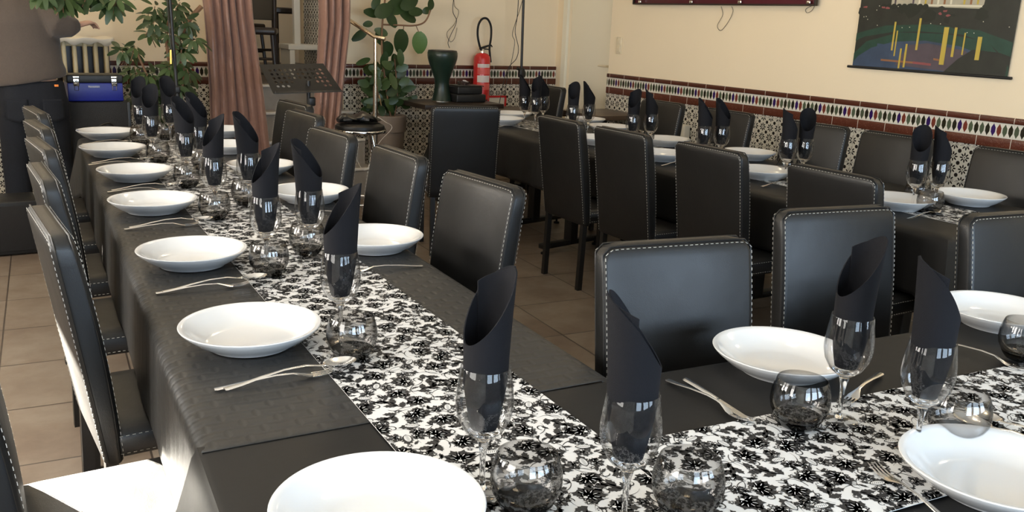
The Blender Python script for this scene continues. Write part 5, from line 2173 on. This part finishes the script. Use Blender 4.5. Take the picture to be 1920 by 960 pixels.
def torso(mb_, k_):
    mb_.loft([ering(hipc + Vector((0, 0, -.10)), Vector((0, 0, 1)), SIDE, .165 * k_, .125 * k_, p=2.3), ering(hipc, Vector((0, 0, 1)), SIDE, .175 * k_, .130 * k_, p=2.3),
              ering(waist, chest - hipc, SIDE, .150 * k_, .110 * k_), ering(chest, shl - waist, SIDE, .178 * k_, .125 * k_, p=2.4), ering(shl - Vector((0, 0, .03)), neck - chest, SIDE, .170 * k_, .100 * k_, p=2.2),
              ering(shl + (neck - shl) * .5, neck - chest, SIDE, .09 * k_, .07 * k_)])


torso(b, .94)
b.tube([shl, neck, neck + (headc - neck) * .5], [.062, .056, .056], 14)
b.lathe([(0, -.125), (.045, -.115), (.066, -.07), (.076, -.01), (.078, .04), (.066, .09), (.04, .115), (0, .122)], 22, tuple(headc))
fdir = Vector((.25, .93, -.25)).normalized()
fs = fdir.cross(Vector((0, 0, 1))).normalized()
b.tube([headc + fdir * .065 + Vector((0, 0, .015)), headc + fdir * .105 + Vector((0, 0, -.025))], [.008, .016], 8)      # nose
for sg in (-1, 1):
    b.loft([ering(headc + fs * sg * .072 + Vector((0, 0, -.005)), fs * sg, fdir, .012, .022, 10), ering(headc + fs * sg * .088 + Vector((0, 0, 0)), fs * sg, fdir, .018, .032, 10)])
b.loft([ering(headc + fdir * .066 + Vector((0, 0, -.062)), fdir, fs, .022, .007, 10), ering(headc + fdir * .080 + Vector((0, 0, -.062)), fdir, fs, .020, .006, 10)])
for S_, E_, W2, H_ in ((RS, RE, RW, RH), (LS, LE, LW_, LH)):
    b.tube([shl.lerp(S_, .6), S_, S_.lerp(E_, .5), E_, E_.lerp(W2, .35), W2], [.050, .052, .045, .038, .038, .026], 12)
    d = (H_ - W2).normalized()
    sd_ = d.cross(Vector((0, 0, 1))).normalized()
    up_ = sd_.cross(d)
    palm_e = W2 + d * .095
    b.loft([ering(W2, d, sd_, .026, .020, 12), ering(W2 + d * .04, d, sd_, .038, .016, 12, 2.6), ering(palm_e, d, sd_, .042, .014, 12, 2.6)])
    for k_, ln in enumerate((.072, .080, .074, .058)):
        o0 = palm_e + sd_ * (-.031 + k_ * .0205) - d * .012
        j1 = o0 + d * ln * .5 - up_ * .010
        j2 = j1 + d * ln * .28 - up_ * .022
        j3 = j2 + d * ln * .12 - up_ * .024
        b.tube([o0, j1, j2, j3], [.0098, .0092, .0085, .0074], 8)
    sg = 1 if S_ is RS else -1
    t0 = W2 + d * .030 - sd_ * sg * .028
    b.tube([t0, t0 + d * .03 - sd_ * sg * .022 - up_ * .010, t0 + d * .058 - sd_ * sg * .024 - up_ * .024], [.014, .0115, .0095], 8)
for hip, knee, ank, toe in legs:
    b.tube([hip + Vector((0, 0, .06)), hip.lerp(knee, .5), knee, knee.lerp(ank, .3), knee.lerp(ank, .7), ank], [.088, .075, .058, .055, .042, .036], 14)
    b.tube([ank + Vector((0, -.04, -.04)), toe], [.034, .028], 10)
remeshed(b, 'body', MT['skin'], pt, .0085, 3)
# head of hair
h = MB()
h.lathe([(0, -.03), (.070, -.04), (.086, .0), (.088, .045), (.075, .10), (.045, .128), (0, .136)], 20, tuple(headc - fdir * .014 + Vector((0, 0, .006))))
remeshed(h, 'hair', MT['hair'], pt, .012, 2)
# sweater
s2 = MB()
hem = hipc + Vector((-.005, 0, .115))
s2.loft([ering(hem + Vector((-.0, 0, -.030)), Vector((-.16, 0, 1)), SIDE, .214, .162, 24, 2.3), ering(hem + Vector((0, 0, .02)), Vector((-.12, 0, 1)), SIDE, .216, .163, 24, 2.3), ering(waist + Vector((0, 0, .03)), chest - hipc, SIDE, .198, .155, 24, 2.2),
         ering(waist.lerp(chest, .5), chest - hipc, SIDE, .203, .158, 24, 2.2), ering(chest, shl - waist, SIDE, .212, .160, 24, 2.3), ering(shl - Vector((0, 0, .04)), neck - chest, SIDE, .205, .130, 24, 2.2), ering(shl + (neck - shl) * .35, neck - chest, SIDE, .105, .09, 24), ering(shl + (neck - shl) * .7, neck - chest, SIDE, .07, .068, 24)])
for S_, E_, W2 in ((RS, RE, RW), (LS, LE, LW_)):
    s2.tube([shl.lerp(S_, .55), S_, S_.lerp(E_, .5), E_, E_.lerp(W2, .5), W2 - (W2 - E_) * .06], [.080, .088, .090, .086, .072, .046], 16)
    s2.tube([W2 - (W2 - E_) * .16, W2 - (W2 - E_) * .0], [.044, .043], 14)
remeshed(s2, 'sweater', MT['sweater'], pt, .011, 5)
# jeans with pockets
j_ = MB()
j_.loft([ering(hipc + Vector((0, 0, -.13)), Vector((0, 0, 1)), SIDE, .195, .140, 24, 2.6), ering(hipc + Vector((0, 0, -.05)), Vector((0, 0, 1)), SIDE, .203, .150, 24, 2.5), ering(hipc + Vector((0, 0, .055)), Vector((0, 0, 1)), SIDE, .192, .142, 24, 2.3), ering(hipc + Vector((0, 0, .09)), Vector((0, 0, 1)), SIDE, .186, .138, 24, 2.3)])
for hip, knee, ank, toe in legs:
    j_.tube([hip + Vector((0, 0, .03)), hip.lerp(knee, .35), hip.lerp(knee, .7), knee, knee.lerp(ank, .4), ank + Vector((0, 0, -.02))], [.112, .104, .094, .086, .080, .082], 18)
jn = remeshed(j_, 'jeans', MT['jeans'], pt, .010, 4)
for sg in (-1, 1):
    m = MB()
    cxp = hipc.x + sg * .105
    N, K = 8, 8
    pts = []
    for jj in range(K + 1):
        for ii in range(N + 1):
            u, v = ii / N - .5, jj / K
            x = u * .125 * (1 - .0 * v)
            z = -.018 - v * (.125 + .02 * (1 - abs(u) * 2))
            xx = sg * .105 + x
            yy = -.1535 * (1 - min(1, abs(xx / .215)) ** 2.5) ** (1 / 2.5)
            pts.append((hipc.x + xx, hipc.y + yy - .004 - .012 * abs(xx), hipc.z + z))
    m.add(pts, [(a_ * (N + 1) + i_, a_ * (N + 1) + i_ + 1, (a_ + 1) * (N + 1) + i_ + 1, (a_ + 1) * (N + 1) + i_) for a_ in range(K) for i_ in range(N)])
    pk = m.build('pocket', MT['jeans'], jn)
    so = pk.modifiers.new('thickness', 'SOLIDIFY')
    so.thickness = .004
tg = pw(101, 157)
MB().rbox((tg.x, hipc.y - .158, tg.z + .0), (.024, .005, .014), .002).build('tag', MT['orange'], jn)
for hip, knee, ank, toe in legs:
    m = MB()
    m.loft([ering(ank + Vector((0, -.055, -.088)), Vector((0, 1, 0)), Vector((1, 0, 0)), .032, .002, 14), ering(ank + Vector((0, -.05, -.045)), Vector((0, 1, 0)), Vector((1, 0, 0)), .036, .042, 14, 3), ering(ank + Vector((0, .03, -.05)), Vector((0, 1, 0)), Vector((1, 0, 0)), .040, .038, 14, 3), ering(toe + Vector((0, -.03, -.012)), Vector((0, 1, 0)), Vector((1, 0, 0)), .046, .028, 14, 3), ering(toe + Vector((0, .06, -.020)), Vector((0, 1, 0)), Vector((1, 0, 0)), .028, .016, 14, 3)])
    m.build('shoe', MT['black_plastic'], pt)

for o in bpy.data.objects:
    if 'label' in o and len(o['label'].split()) > 16:
        print('LONG', len(o['label'].split()), o.name, o['label'])
